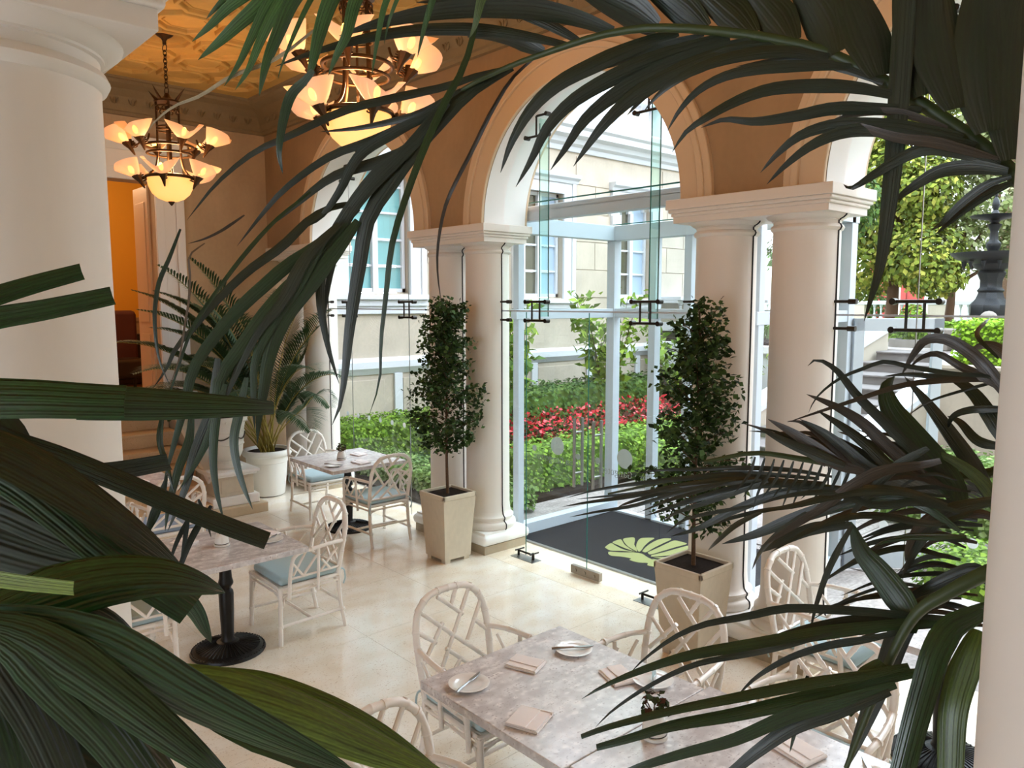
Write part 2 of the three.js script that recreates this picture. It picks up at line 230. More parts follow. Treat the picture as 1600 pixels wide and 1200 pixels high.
ARCHES.forEach(([c, r], k) => {
  const w = struct('window_' + (k + 1), ['frameless glass wall in the far left arch', 'frameless glass wall around the glass doors in the middle arch', 'frameless glass wall in the right arch', 'frameless glass wall in the last arch'][k], 'window');
  const zl = PIERS[k] + .3 + CR - .005, zr = PIERS[k + 1] - .3 - CR + .005, T = 2.32;
  // upper lights: a sheet cut to the arch, in three panels
  const half = r - .003, xs = [-r, -.62, .62, r];
  for (let i = 0; i < 3; i++) {
    const s = new THREE.Shape(), a = xs[i] + .003, b = xs[i + 1] - .003, arc = (x) => Math.sqrt(Math.max(0, half * half - x * x));
    const lo = i === 0 ? zl - c : a, hi = i === 2 ? zr - c : b;
    s.moveTo(lo, T); s.lineTo(hi, T); s.lineTo(hi, SPR - .14); if (i === 2) s.lineTo(b - .16, SPR - .14);
    for (let q = 0; q <= 16; q++) { const x = b + (a - b) * q / 16; s.lineTo(Math.max(-half, Math.min(half, x)), SPR + arc(x)); }
    if (i === 0) s.lineTo(a + .16, SPR - .14); s.lineTo(lo, SPR - .14); s.closePath();
    const g = new THREE.ShapeGeometry(s); g.translate(c, 0, ZG); obj('pane', g, M.glass, w);
  }
  obj('joint_rail', box(zl, zr, T - .006, T + .006, ZG - .006, ZG + .006), M.alu, w);
  const low = k === 1 ? [[zl, c - .78], [c + .78, zr]] : [[zl, c - .62], [c - .62, c + .62], [c + .62, zr]];
  for (const [a, b] of low) panePart(a + .003, b - .003, .012, T - .004, ZG, w);
  for (const s of [-1, 1]) { const x = c + s * .62; if (k === 1) obj('glass_fin', box(x - .006, x + .006, T - .05, SPR + Math.sqrt(half * half - .64 * .64), ZG - .125, ZG - .015), M.fin, w); else obj('pane_joint', box(x - .0025, x + .0025, .012, SPR + .9, ZG - .004, ZG + .004), M.steel, w); if (k === 1) obj('fin_edge', [box(x - .006, x + .006, T - .05, SPR + .85, ZG - .128, ZG - .125), box(x - .005, x + .005, T - .05, SPR + .85, ZG - .015, ZG - .012)], M.glassEdge, w); spider(x, T, ZG, w); spider(x, SPR + .82, ZG, w, 1); }
  clampBar(zl + .02, T, ZG, w); clampBar(zr - .05, T, ZG, w);
  if (k !== 1) for (let i = 0; i < 7; i++) obj('safety_dot', mv(new THREE.CylinderGeometry(.03, .03, .001, 16), c - .75 + i * .25, 1.02, ZG + .002, Math.PI / 2), phy(0xf2f6f6, .7, { transmission: .5, thickness: 0 }), w);
});
{ // the double glass doors of the middle arch
  const c = ARCHES[1][0], d = struct('door_1', 'frameless double glass doors with tall steel handles', 'door'), x0 = c - .775, x1 = c + .775;
  const font = await new FontLoader().loadAsync('fonts/droid/droid_serif_regular.typeface.json');
  for (const [a, b, s] of [[x0, c - .004, -1], [c + .004, x1, 1]]) {
    const leaf = panePart(a, b, .015, 2.31, ZG, d, 'glass_leaf'), m = (a + b) / 2;
    obj('pull_handle', [[ZG + .05, 1], [ZG - .05, 1]].map(([z]) => [bar([c + s * .11, .80, z], [c + s * .11, 1.40, z], .014, 12), ...[.92, 1.28].map((y) => bar([c + s * .11, y, ZG], [c + s * .11, y, z], .01))]), M.steel, leaf);
    obj('edge_strip', box(a - .0012, a + .0012, .015, 2.31, ZG - .005, ZG + .005), M.glassEdge, leaf);
    const t = new TextGeometry('Casa Gangotena', { font, size: .056, depth: .001, curveSegments: 3 }); t.computeBoundingBox(); const bb = t.boundingBox; t.translate(-(bb.max.x + bb.min.x) / 2, 0, 0); t.rotateY(Math.PI); t.translate(m, .965, ZG - .002);
    obj('etched_name', t, std(0x9aa3a1, .8), leaf); 
    const em = [mv(new THREE.CylinderGeometry(.082, .082, .001, 24), m + .02, 1.12, ZG - .003, Math.PI / 2)]; obj('etched_emblem', em, phy(0xd4dad8, .7, { transmission: .45, thickness: 0 }), leaf);
    for (const q of [-.5, .5]) obj('etched_dot', mv(new THREE.CylinderGeometry(.028, .028, .001, 16), m + q * .55, 1.06, ZG - .003, Math.PI / 2), phy(0xd4dad8, .7, { transmission: .45, thickness: 0 }), leaf);
  }
  for (const x of [x0 + .03, x1 - .03]) { obj('floor_closer', box(x - .14, x + .16, 0, .004, ZG - .02, ZG + .10), M.steel, d); obj('floor_bracket', [bar([x - .1, .05, ZG + .03], [x + .1, .05, ZG + .03], .01), bar([x - .1, 0, ZG + .03], [x - .1, .06, ZG + .03], .012), bar([x + .1, 0, ZG + .03], [x + .1, .07, ZG + .03], .014), bar([x + .1, .06, ZG - .04], [x + .1, .06, ZG + .07], .008), bar([x - .1, .06, ZG - .04], [x - .1, .06, ZG + .07], .008)], M.darksteel, d); }
  obj('floor_lock', [box(c - .17, c + .17, .012, .085, ZG - .02, ZG + .022, .004), ...[-.11, 0, .11].map((q) => mv(new THREE.CylinderGeometry(.016, .016, .012, 10), c + q, .048, ZG + .024, Math.PI / 2))], std(0x9b9084, .35, { metalness: .7 }), d);
}
// ---------- the white aluminium porch outside the doors ----------
{
  const X0 = -5.78, X1 = -3.12, Z1 = -6.72, H = 3.08, T = 2.28, p = thing('glazed_porch', 'white aluminium and glass porch outside the middle arch', 'porch', [0, 0, 0]);
  const post = (x, z, w = .06) => obj('post', box(x - w, x + w, 0, H, z - w, z + w, .004), M.alu, p);
  post(X0, Z1, .055); post(X1, Z1, .055); post(X0, -5.27, .04); post(X1, -5.27, .04);
  for (const x of [-5.2, -4.75, -3.72]) obj('mullion', box(x - .045, x + .045, 0, H, Z1 - .05, Z1 + .05, .004), M.alu, p);
  obj('top_rail', [box(X0 - .06, X1 + .06, H, H + .16, Z1 - .07, Z1 + .07, .004), box(X0 - .06, X0 + .06, H, H + .16, Z1, -5.2, .004), box(X1 - .06, X1 + .06, H, H + .16, Z1, -5.2, .004)], M.alu, p);
  obj('transom', [box(X0, X1, T - .05, T + .05, Z1 - .045, Z1 + .045, .004), box(X0 - .045, X0 + .045, T - .05, T + .05, Z1, -5.2, .004), box(X1 - .045, X1 + .045, T - .05, T + .05, Z1, -5.2, .004)], M.alu, p);
  obj('gutter_beam', [box(X0 - .1, X1 + .12, H + .1, H + .2, -5.3, -5.2, .006), box(X0 - .1, X1 + .12, H + .18, H + .24, -5.36, -5.2, .01)], M.alu, p);
  obj('sill', [box(X0 - .06, X0 + .06, 0, .12, Z1, -5.2, .004), box(X1 - .06, X1 + .06, 0, .12, Z1, -5.2, .004), box(X0, -4.75, 0, .03, Z1 - .05, Z1 + .05), box(-3.72, X1, 0, .06, Z1 - .05, Z1 + .05)], M.alu, p);
  for (const [a, b] of [[-5.72, -5.25], [-5.15, -4.8], [-3.67, -3.18]]) { panePart(a, b, .06, T - .05, Z1, p); }
  for (const [a, b] of [[-5.72, -5.25], [-5.15, -4.8], [-4.7, -3.77], [-3.67, -3.18]]) panePart(a, b, T + .05, H, Z1, p);
  for (const x of [X0, X1]) for (const [y0, y1] of [[.12, T - .05], [T + .05, H]]) { const g = new THREE.PlaneGeometry(1.34, y1 - y0); g.rotateY(Math.PI / 2); g.translate(x, (y0 + y1) / 2, -5.98); obj('pane', g, M.glass, p); }
  { const g = new THREE.PlaneGeometry(X1 - X0 + .1, 1.55); g.rotateX(-Math.PI / 2 + .06); g.translate((X0 + X1) / 2, H + .24, -5.98); obj('roof_pane', g, M.fin, p); obj('roof_edge', [box(X0 - .05, X1 + .1, H + .27, H + .282, -5.232, -5.222), box(X0 - .05, X1 + .05, H + .18, H + .19, -6.76, -6.75)], M.glassEdge, p); }
  // two open outward door leaves
  const leaf = (x, z, ry, w, label) => { const l = obj('door_leaf', [[0, .09], [w - .09, w]].map(([a, b]) => box(a, b, .02, T - .02, -.022, .022, .003)).concat([box(0, w, .02, .18, -.022, .022, .003), box(0, w, T - .13, T - .02, -.022, .022, .003)]), M.alu, p, label); l.position.set(x, 0, z); l.rotation.y = ry; const g = new THREE.PlaneGeometry(w - .18, T - .3); g.translate(w / 2, T / 2 + .02, 0); obj('pane', g, M.glass, l); obj('handle', tube([[w - .05, 1.05, .02], [w - .05, 1.05, .09], [w - .09, 1.12, .1], [w - .13, 1.05, .09]], .012, 8, 14), M.white, l); return l; };
  leaf(-4.72, Z1, Math.PI * .62, .66, 'open white framed glass leaf behind the doors'); leaf(X1 + .07, Z1 - .02, .84, .78, 'open white framed glass leaf');
  const m = thing('entrance_mat', 'charcoal entrance mat with a pale green leaf emblem', 'doormat', [0, 0, 0]);
  obj('carpet', box(X0 + .07, X1 - .07, 0, .014, Z1 + .06, -5.2), M.mat, m);
  obj('edge_strip', box(X0 + .07, X1 - .07, 0, .016, -5.2, -5.17), M.steel, m);
  // leaf emblem: lobes fanning from the stalk
  for (const l of [[-4.584, -5.689, -4.690, -5.625, -4.765, -5.555, -4.848, -5.574, -4.880, -5.602, -4.917, -5.726, -4.834, -5.703, -4.711, -5.671], [-4.580, -5.707, -4.703, -5.708, -4.843, -5.736, -4.926, -5.760, -4.942, -5.876, -4.917, -5.889, -4.793, -5.792, -4.634, -5.716], [-4.573, -5.714, -4.682, -5.752, -4.783, -5.803, -4.920, -5.916, -4.920, -5.992, -4.887, -6.044, -4.827, -5.990, -4.737, -5.869, -4.647, -5.791], [-4.564, -5.725, -4.663, -5.809, -4.756, -5.935, -4.818, -6.060, -4.796, -6.130, -4.734, -6.184, -4.700, -6.057, -4.640, -5.905, -4.573, -5.770], [-4.551, -5.760, -4.613, -5.899, -4.654, -6.035, -4.674, -6.161, -4.660, -6.252, -4.600, -6.288, -4.572, -6.111, -4.543, -5.928, -4.511, -5.770], [-4.496, -5.774, -4.514, -5.939, -4.542, -6.145, -4.550, -6.269, -4.480, -6.287, -4.403, -6.271, -4.416, -6.099, -4.426, -5.919, -4.440, -5.749], [-4.421, -5.737, -4.394, -5.901, -4.375, -6.116, -4.350, -6.244, -4.249, -6.214, -4.170, -6.151, -4.241, -6.004, -4.315, -5.842, -4.389, -5.707], [-4.363, -5.696, -4.283, -5.824, -4.190, -5.981, -4.124, -6.095, -4.045, -5.993, -4.011, -5.872, -4.130, -5.802, -4.255, -5.739], [-4.348, -5.654, -4.229, -5.704, -4.099, -5.761, -4.005, -5.816, -3.979, -5.663, -4.073, -5.587, -4.209, -5.588], [-4.593, -5.665, -4.671, -5.579, -4.756, -5.511, -4.675, -5.440, -4.580, -5.493, -4.489, -5.517, -4.471, -5.472, -4.371, -5.482, -4.305, -5.532, -4.263, -5.479, -4.164, -5.529, -4.289, -5.624, -4.404, -5.657, -4.512, -5.702]]) {
    const q = []; for (let i = 0; i < l.length; i += 2) q.push(new THREE.Vector2(l[i], -l[i + 1])); const s = new THREE.Shape(new THREE.SplineCurve([...q, q[0]]).getPoints(40)), g = new THREE.ExtrudeGeometry(s, { depth: .003, bevelEnabled: false }); g.rotateX(-Math.PI / 2); g.translate(0, .0142, 0); obj('leaf_lobe', g, M.matleaf, m);
  }
}
// ---------- foliage made of single leaves ----------
const folMat = phy(0xffffff, .7, { specularIntensity: .3, vertexColors: true, side: THREE.DoubleSide, transmission: .22, thickness: 0 });
const col = (hex) => { const c = new THREE.Color(hex); return [c.r, c.g, c.b]; };
function foliage(name, pts, size, hexes, parent, opt = {}) {
  const pos = new Float32Array(pts.length * 12), colr = new Float32Array(pts.length * 12), nor = new Float32Array(pts.length * 12), idx = [], cs = hexes.map(col), asp = opt.aspect || .5;
  const t = V(0, 0, 0), s = V(0, 0, 0), n = V(0, 0, 0);
  pts.forEach((p, i) => {
    const z = size * rr(.65, 1.3); t.set(rr(-1, 1), rr(-1, 1) - (opt.droop || 0), rr(-1, 1)).normalize(); n.set(rr(-1, 1), rr(.1, 1.4), rr(-1, 1)).normalize(); if (p.n) n.addScaledVector(p.n, 1.2).normalize();
    s.crossVectors(t, n).normalize(); t.crossVectors(n, s).normalize();
    const c = cs[Math.floor(rnd() * cs.length)], k = rr(.75, 1.25), q = [[-.1, 0], [.4, asp], [1, 0], [.4, -asp]];
    q.forEach(([a, b], j) => { const o = i * 12 + j * 3, f = j & 1 ? .12 * z : 0; pos[o] = p.x + t.x * a * z + s.x * b * z + n.x * f; pos[o + 1] = p.y + t.y * a * z + s.y * b * z + n.y * f; pos[o + 2] = p.z + t.z * a * z + s.z * b * z + n.z * f; nor[o] = n.x; nor[o + 1] = n.y; nor[o + 2] = n.z; for (let m = 0; m < 3; m++) colr[o + m] = c[m] * k; });
    const b = i * 4; idx.push(b, b + 1, b + 2, b, b + 2, b + 3);
  });
  const g = new THREE.BufferGeometry(); g.setAttribute('position', new THREE.BufferAttribute(pos, 3)); g.setAttribute('normal', new THREE.BufferAttribute(nor, 3)); g.setAttribute('color', new THREE.BufferAttribute(colr, 3)); g.setIndex(idx);
  const o = new THREE.Mesh(g, opt.mat || folMat); o.name = name; o.castShadow = o.receiveShadow = true; parent.add(o); return o;
}
const ball = (n, c, r, shell = .55) => Array.from({ length: n }, () => { const d = V(rr(-1, 1), rr(-1, 1), rr(-1, 1)); while (d.length() > 1 || d.length() < .05) d.set(rr(-1, 1), rr(-1, 1), rr(-1, 1)); const l = d.length(); d.multiplyScalar((shell + (1 - shell) * l) / l); const p = V(c[0] + d.x * r[0], c[1] + d.y * r[1], c[2] + d.z * r[2]); p.n = d.clone().normalize(); return p; });
function hedge(label, x0, x1, y0, y1, z0, z1, n, size, hexes) {
  const o = thing('clipped_hedge', label, 'hedge', [(x0 + x1) / 2, y0, (z0 + z1) / 2]), hx = (x1 - x0) / 2, hy = y1 - y0, hz = (z1 - z0) / 2, pts = [];
  obj('branches', box(-hx + .06, hx - .06, 0, hy - .05, -hz + .06, hz - .06, .04), std(0x5f7a30, .95), o);
  const A = [hx * 2 * hz * 2, hx * 2 * hy, hz * 2 * hy], tot = A[0] + 2 * A[1] + 2 * A[2];
  for (let i = 0; i < n; i++) { const r = rnd() * tot; let p; const j = rr(-.06, .03) + .025 * n2(i * .01, 3);
    if (r < A[0]) { const x = rr(-hx, hx), z = rr(-hz, hz); p = V(x, hy + j + .03 * n2((x + x0) * 5, (z + z0) * 5), z); p.n = V(0, 1, 0); } else if (r < A[0] + 2 * A[1]) { const s = rnd() < .5 ? -1 : 1; p = V(rr(-hx, hx), rr(.02, hy), s * (hz + j)); p.n = V(0, .3, s); } else { const s = rnd() < .5 ? -1 : 1; p = V(s * (hx + j), rr(.02, hy), rr(-hz, hz)); p.n = V(s, .3, 0); } pts.push(p); }
  foliage('foliage', pts, size, hexes, o); return o;
}
const G1 = [0x6d8f2e, 0x7ea238, 0x5a7a26, 0x8fb040], G2 = [0x44602a, 0x557534, 0x3a5222], G3 = [0x7d9a52, 0x94ad68, 0x5f7d3c], GT = [0x8f9a3c, 0x7f8f34, 0x66782c, 0xa7a64a, 0x55662a];

function ribbon(pts, w, seg = 8) { const c = new THREE.CatmullRomCurve3(pts).getPoints(seg), P = [], n = c.length; const side = new THREE.Vector3().crossVectors(c[n - 1].clone().sub(c[0]), V(0, 1, 0)).normalize(); for (let i = 0; i < n - 1; i++) { const a = w * Math.sin(Math.PI * (.12 + .88 * i / (n - 1))), b = w * Math.sin(Math.PI * (.12 + .88 * (i + 1) / (n - 1))), q = [c[i].clone().addScaledVector(side, -a), c[i].clone().addScaledVector(side, a), c[i + 1].clone().addScaledVector(side, -b), c[i + 1].clone().addScaledVector(side, b)]; for (const k of [0, 1, 2, 2, 1, 3]) P.push(q[k].x, q[k].y, q[k].z); } const g = new THREE.BufferGeometry(); g.setAttribute("position", new THREE.Float32BufferAttribute(P, 3)); g.computeVertexNormals(); return clean(g); }
// ---------- courtyard ----------
{
  const g = struct('ground', 'grey stone paving of the courtyard', 'paving'); obj('paving', box(-10.4, 12, -.3, -.012, -9.3, -5.2), M.pave, g); obj('subsoil', box(-40, 30, -.6, -.3, -60, -5.2), M.soil, g);
  const gg = []; for (let i = 0; i < 12; i++) for (let j = 0; j < 5; j++) obj('paving_slab', box(-6.2 + i * .7, -5.508 + i * .7, -.02, 0, -6.85 - j * .5 - .492, -6.85 - j * .5, .004), M.pave, g);
  const b = struct('flower_bed', 'dark soil of the planted bed below the facade', 'soil'); obj('soil', box(-10.35, -6.6, -.25, .04, -15, -5.25), M.soil, b);
}
function balusterGeo(h) { return lathe([[.05, 0], [.05, .06 * h], [.03, .08 * h], [.035, .12 * h], [.062, .24 * h], [.066, .34 * h], [.05, .46 * h], [.026, .62 * h], [.024, .74 * h], [.036, .8 * h], [.026, .84 * h], [.045, .92 * h], [.05, .93 * h], [.05, h]], 10); }
{ // the wing of the building along the left of the court
  const X = -10.4, f = thing('courtyard_facade', 'cream stucco wing with white window surrounds and roof balustrade', 'building', [X, 0, 0]);
  const wins = [[-6.55, .56, 2.56, 4.62, 5], [-10.1, .50, 2.5, 4.42, 4], [-12.75, .5, 2.5, 4.42, 4]], holes = wins.map(([z, h, a, b]) => [z - h - .02, z + h + .02, a - .02, b + .02]);
  // wall in pieces round the window openings
  const zs = [-17.6, ...holes.flatMap((h) => [h[0], h[1]]).sort((a, b) => a - b), -5.16], wg = [];
  for (let i = 0; i < zs.length - 1; i++) { const m = (zs[i] + zs[i + 1]) / 2, h = holes.find((q) => m > q[0] && m < q[1]); if (h) wg.push(box(-.4, 0, 0, h[2], zs[i], zs[i + 1]), box(-.4, 0, h[3], 5.6, zs[i], zs[i + 1])); else wg.push(box(-.4, 0, 0, 5.6, zs[i], zs[i + 1])); }
  obj('wall', wg, M.facade, f);
  // stucco blocks, proud of the joints
  for (let r = 0; r < 5; r++) for (let c = 0; c < 11; c++) { const y0 = 2.5 + r * .535, y1 = y0 + .52, z1 = -5.2 - c * 1.15 - (r % 2) * .55, z0 = z1 - 1.135; if (z0 < -17.5) continue;
    const cut = wins.find(([z, h]) => z0 < z + h + .34 && z1 > z - h - .34); let segs = [[z0, z1]]; if (cut && y0 < cut[3] + .3) { const a = cut[0] - cut[1] - .36, b = cut[0] + cut[1] + .36; segs = [[z0, Math.min(z1, a)], [Math.max(z0, b), z1]].filter(([p, q]) => q - p > .06); }
    for (const [p, q] of segs) obj('stucco_block', box(0, .018, y0, y1, p, q, .004), c > 6 ? M.rust : M.facade, f); }
  wins.forEach(([z, h, y0, y1, rows], i) => {
    const w = obj('window', [box(-.22, -.12, y0, y1, z - h, z - h + .055), box(-.22, -.12, y0, y1, z + h - .055, z + h), box(-.22, -.12, y0, y0 + .06, z - h, z + h), box(-.22, -.12, y1 - .06, y1, z - h, z + h), box(-.22, -.10, y0, y1, z - .05, z + .05, .004), ...Array.from({ length: rows - 1 }, (_, k) => box(-.205, -.135, y0 + (k + 1) * (y1 - y0) / rows - .016, y0 + (k + 1) * (y1 - y0) / rows + .016, z - h, z + h))], M.trim, f);
    for (const s of [-1, 1]) for (let k = 0; k < rows; k++) { const a = y0 + k * (y1 - y0) / rows + .02, b = y0 + (k + 1) * (y1 - y0) / rows - .02; obj('window_pane', box(-.18, -.17, a, b, s < 0 ? z - h + .05 : z + .05, s < 0 ? z - .05 : z + h - .05), i === 0 ? M.pane : (s < 0 ? M.curtain : M.paneDark), w); }
    const S = .30; obj('surround', [box(0, .05, y0 - .05, y1 + S * .7, z - h - S, z - h, .006), box(0, .05, y0 - .05, y1 + S * .7, z + h, z + h + S, .006), box(0, .05, y1, y1 + S * .7, z - h, z + h, .006), box(.05, .075, y0 - .05, y1 + S * .7, z - h - S, z - h - S + .1, .006), box(.05, .075, y0 - .05, y1 + S * .7, z + h + S - .1, z + h + S, .006), mould([0, y1 + .2, z - h - S - .04], [0, y1 + .2, z + h + S + .04], [[0, 0], [.08, 0], [.1, .05], [.16, .09], [.18, .15], [0, .15]])], M.trim, f);
    obj('window_sill', [box(0, .16, y0 - .12, y0 - .04, z - h - S, z + h + S, .01), box(0, .10, y0 - .22, y0 - .12, z - h - S, z + h + S, .01), box(0, .06, y0 - .34, y0 - .22, z - h - S, z + h + S, .006)], M.trim, f);
  });
  obj('string_course', [mould([0, 1.34, -17.6], [0, 1.34, -5.16], [[0, -.06], [.02, -.06], [.06, 0], [.09, .04], [.09, .14], [.03, .2], [0, .2]])], M.trim, f);
  for (let i = 0; i < 9; i++) { const z1 = -5.3 - i * 1.5; obj('base_panel', [box(0, .03, .3, 1.2, z1 - 1.3, z1 - .15, .012)], M.facade, f); obj('base_stile', box(0, .045, 0, 1.28, z1 - .13, z1 + .02, .006), M.trim, f); }
  obj('cornice', mould([0, 5.22, -17.6], [0, 5.22, -5.16], [[0, 0], [.05, 0], [.08, .08], [.16, .12], [.2, .2], [.32, .24], [.34, .34], [.40, .38], [.42, .46], [0, .46]]), M.trim, f);
  obj('parapet', [box(-.35, .10, 5.66, 5.82, -17.6, -5.16, .01), box(-.32, .08, 6.42, 6.54, -17.6, -5.16, .012)], M.trim, f);
  const bg = balusterGeo(.62); for (let z = -5.6, k = 0; z > -17.2; z -= .24, k++) { if (k % 8 === 7) { obj('pedestal', box(-.3, .09, 5.8, 6.44, z - .3, z + .3, .01), M.trim, f); z -= .22; continue; } const o = obj('baluster', bg, M.trim, f); o.position.set(-.12, 5.81, z); }
  obj('upper_storey', [box(-2.6, -2.2, 5.4, 9.4, -17.6, -5.16)], M.facade, f);
  // little balcony at the far end
  obj('balcony_slab', [box(0, .7, 2.44, 2.52, -17, -13.4, .01), box(0, .62, 2.38, 2.44, -17, -13.4, .01)], M.trim, f);
  const bg2 = balusterGeo(.42); for (let i = 0; i < 11; i++) { const o = obj('baluster', bg2, M.trim, f); o.position.set(.55, 1.96, -13.6 - i * .3); }
  obj('balcony_base', [box(0, .66, 1.8, 1.97, -17, -13.4, .01)], M.trim, f);
}
hedge('low clipped hedge close outside the far left arch', -9.35, -6.35, 0, .30, -6.05, -5.45, 5200, .045, G3);
hedge('taller clipped hedge along the facade outside the left arch', -10.3, -9.5, 0, .68, -9.0, -5.35, 7000, .045, G1);
hedge('long clipped box hedge in front of the red flowers', -7.44, -6.8, 0, .58, -12.5, -6.2, 9000, .045, G1);
hedge('loose dark green hedge behind the red flowers', -9.4, -8.55, 0, 1.05, -12.6, -7.4, 6000, .06, G2);
hedge('bright clipped hedge close outside the right arch', -2.2, 1.8, 0, .5, -6.9, -6.1, 9000, .04, G1);
hedge('pale loose hedge beside the garden steps', -3.6, 1.6, 0, .72, -9.6, -8.6, 8000, .06, G3);
hedge('small clipped hedge at the foot of the far porch corner', -6.4, -5.1, 0, .55, -8.6, -7.9, 2600, .045, G1);
{ const w = thing('added_shading_wing', 'added unseen wing beyond the right edge that shades the courtyard facade', 'building', [9, 0, -26]); obj('wall', box(0, 1, 0, 10, -22, 19), M.facade, w); obj('cornice', box(-.4, .1, 9.6, 10, -22, 19), M.trim, w); }  // unseen wing added to cut the low sky that reaches the facade
{ // red begonias
  const b = thing('red_flower_bed', 'bed of red flowering begonias behind the clipped hedge', 'flowers', [-7.9, 0, -9.4]);
  const pts = []; for (let i = 0; i < 4200; i++) pts.push(V(rr(-.48, .5), rr(.25, .78) + (i > 1900 ? .04 : 0), rr(-3, 3))); foliage('leaves', pts.slice(0, 1900), .07, [0x4a2b20, 0x39401f, 0x5a3a28, 0x4a5a2a], b); const fl = foliage('blossoms', pts.slice(1900), .045, [0xe04350, 0xd8303c, 0xf06a70, 0xc8243a], b, { aspect: .8 }); fl.userData.kind = 'stuff';
}
function shrub(label, x, z, h, stems, spread, hexes, n, leaf, y = 0, droop = 0) {
  const o = thing('leafy_shrub', label, 'shrub', [x, y, z]), pts = [], st = [];
  for (let i = 0; i < stems; i++) { const a = rr(0, 6.28), e = V(Math.cos(a) * spread * rr(.3, 1), h * rr(.7, 1), Math.sin(a) * spread * rr(.3, 1)), m = V(e.x * .35, e.y * .5, e.z * .35); st.push(tube([[0, 0, 0], m, e], (t) => .014 * (1 - t * .75), 5, 8));
    for (let k = 0; k < n / stems; k++) { const t = rr(.45, 1.02), q = t < .5 ? m.clone().multiplyScalar(t * 2) : m.clone().lerp(e, (t - .5) * 2); q.add(V(rr(-1, 1), rr(-.6, .8), rr(-1, 1)).multiplyScalar(spread * .28)); pts.push(q); } }
  obj('stems', st, M.bark, o); foliage('leaves', pts, leaf, hexes, o, { aspect: .32, droop }); return o;
}
const GS = [0x88a53c, 0x9db84a, 0x6f8c34, 0x5c7a2c];
shrub('tall thin leafy shrub against the facade left of the porch post', -9.0, -8.2, 2.5, 7, .45, GS, 260, .17); shrub('broad yellow-green shrub behind the porch glass', -8.7, -10.0, 2.55, 10, .75, GS, 620, .15); shrub('leafy shrub with drooping big leaves near the left column', -8.2, -7.2, 1.75, 6, .5, [0x4f6f2c, 0x6a8a38], 160, .2, 0, .6); shrub('light shrub at the back of the red flowers', -8.4, -11.4, 2.3, 8, .6, GS, 420, .14); shrub('small branching shrub beyond the porch door', -7.6, -12.2, 1.9, 7, .6, GS, 300, .13);
{ // raised bed with strappy plants below the balcony
  const o = thing('raised_planting_bed', 'white walled raised bed with strap-leaved plants', 'planter', [-8.6, 0, -14.2]); obj('bed_wall', [box(-1.4, 1.5, 0, 1.45, -1.6, 1.2, .02), box(-1.45, 1.56, 1.45, 1.6, -1.65, 1.26, .02)], M.trim, o); obj('soil', box(-1.3, 1.4, 1.6, 1.66, -1.5, 1.1), M.soil, o);
  const bl = []; for (let i = 0; i < 260; i++) { const x = rr(-1.2, 1.3), z = rr(-1.3, 1), a = rr(0, 6.28), l = rr(.3, .55), e = V(Math.cos(a), 0, Math.sin(a)); const p = [V(x, 1.64, z), V(x + e.x * l * .35, 1.64 + l * .85, z + e.z * l * .35), V(x + e.x * l * .9, 1.64 + l * .75, z + e.z * l * .9)]; bl.push(ribbon(p, .022, 6)); } obj('strap_leaves', bl, thinLeaf(0x5f7f34), o);
}
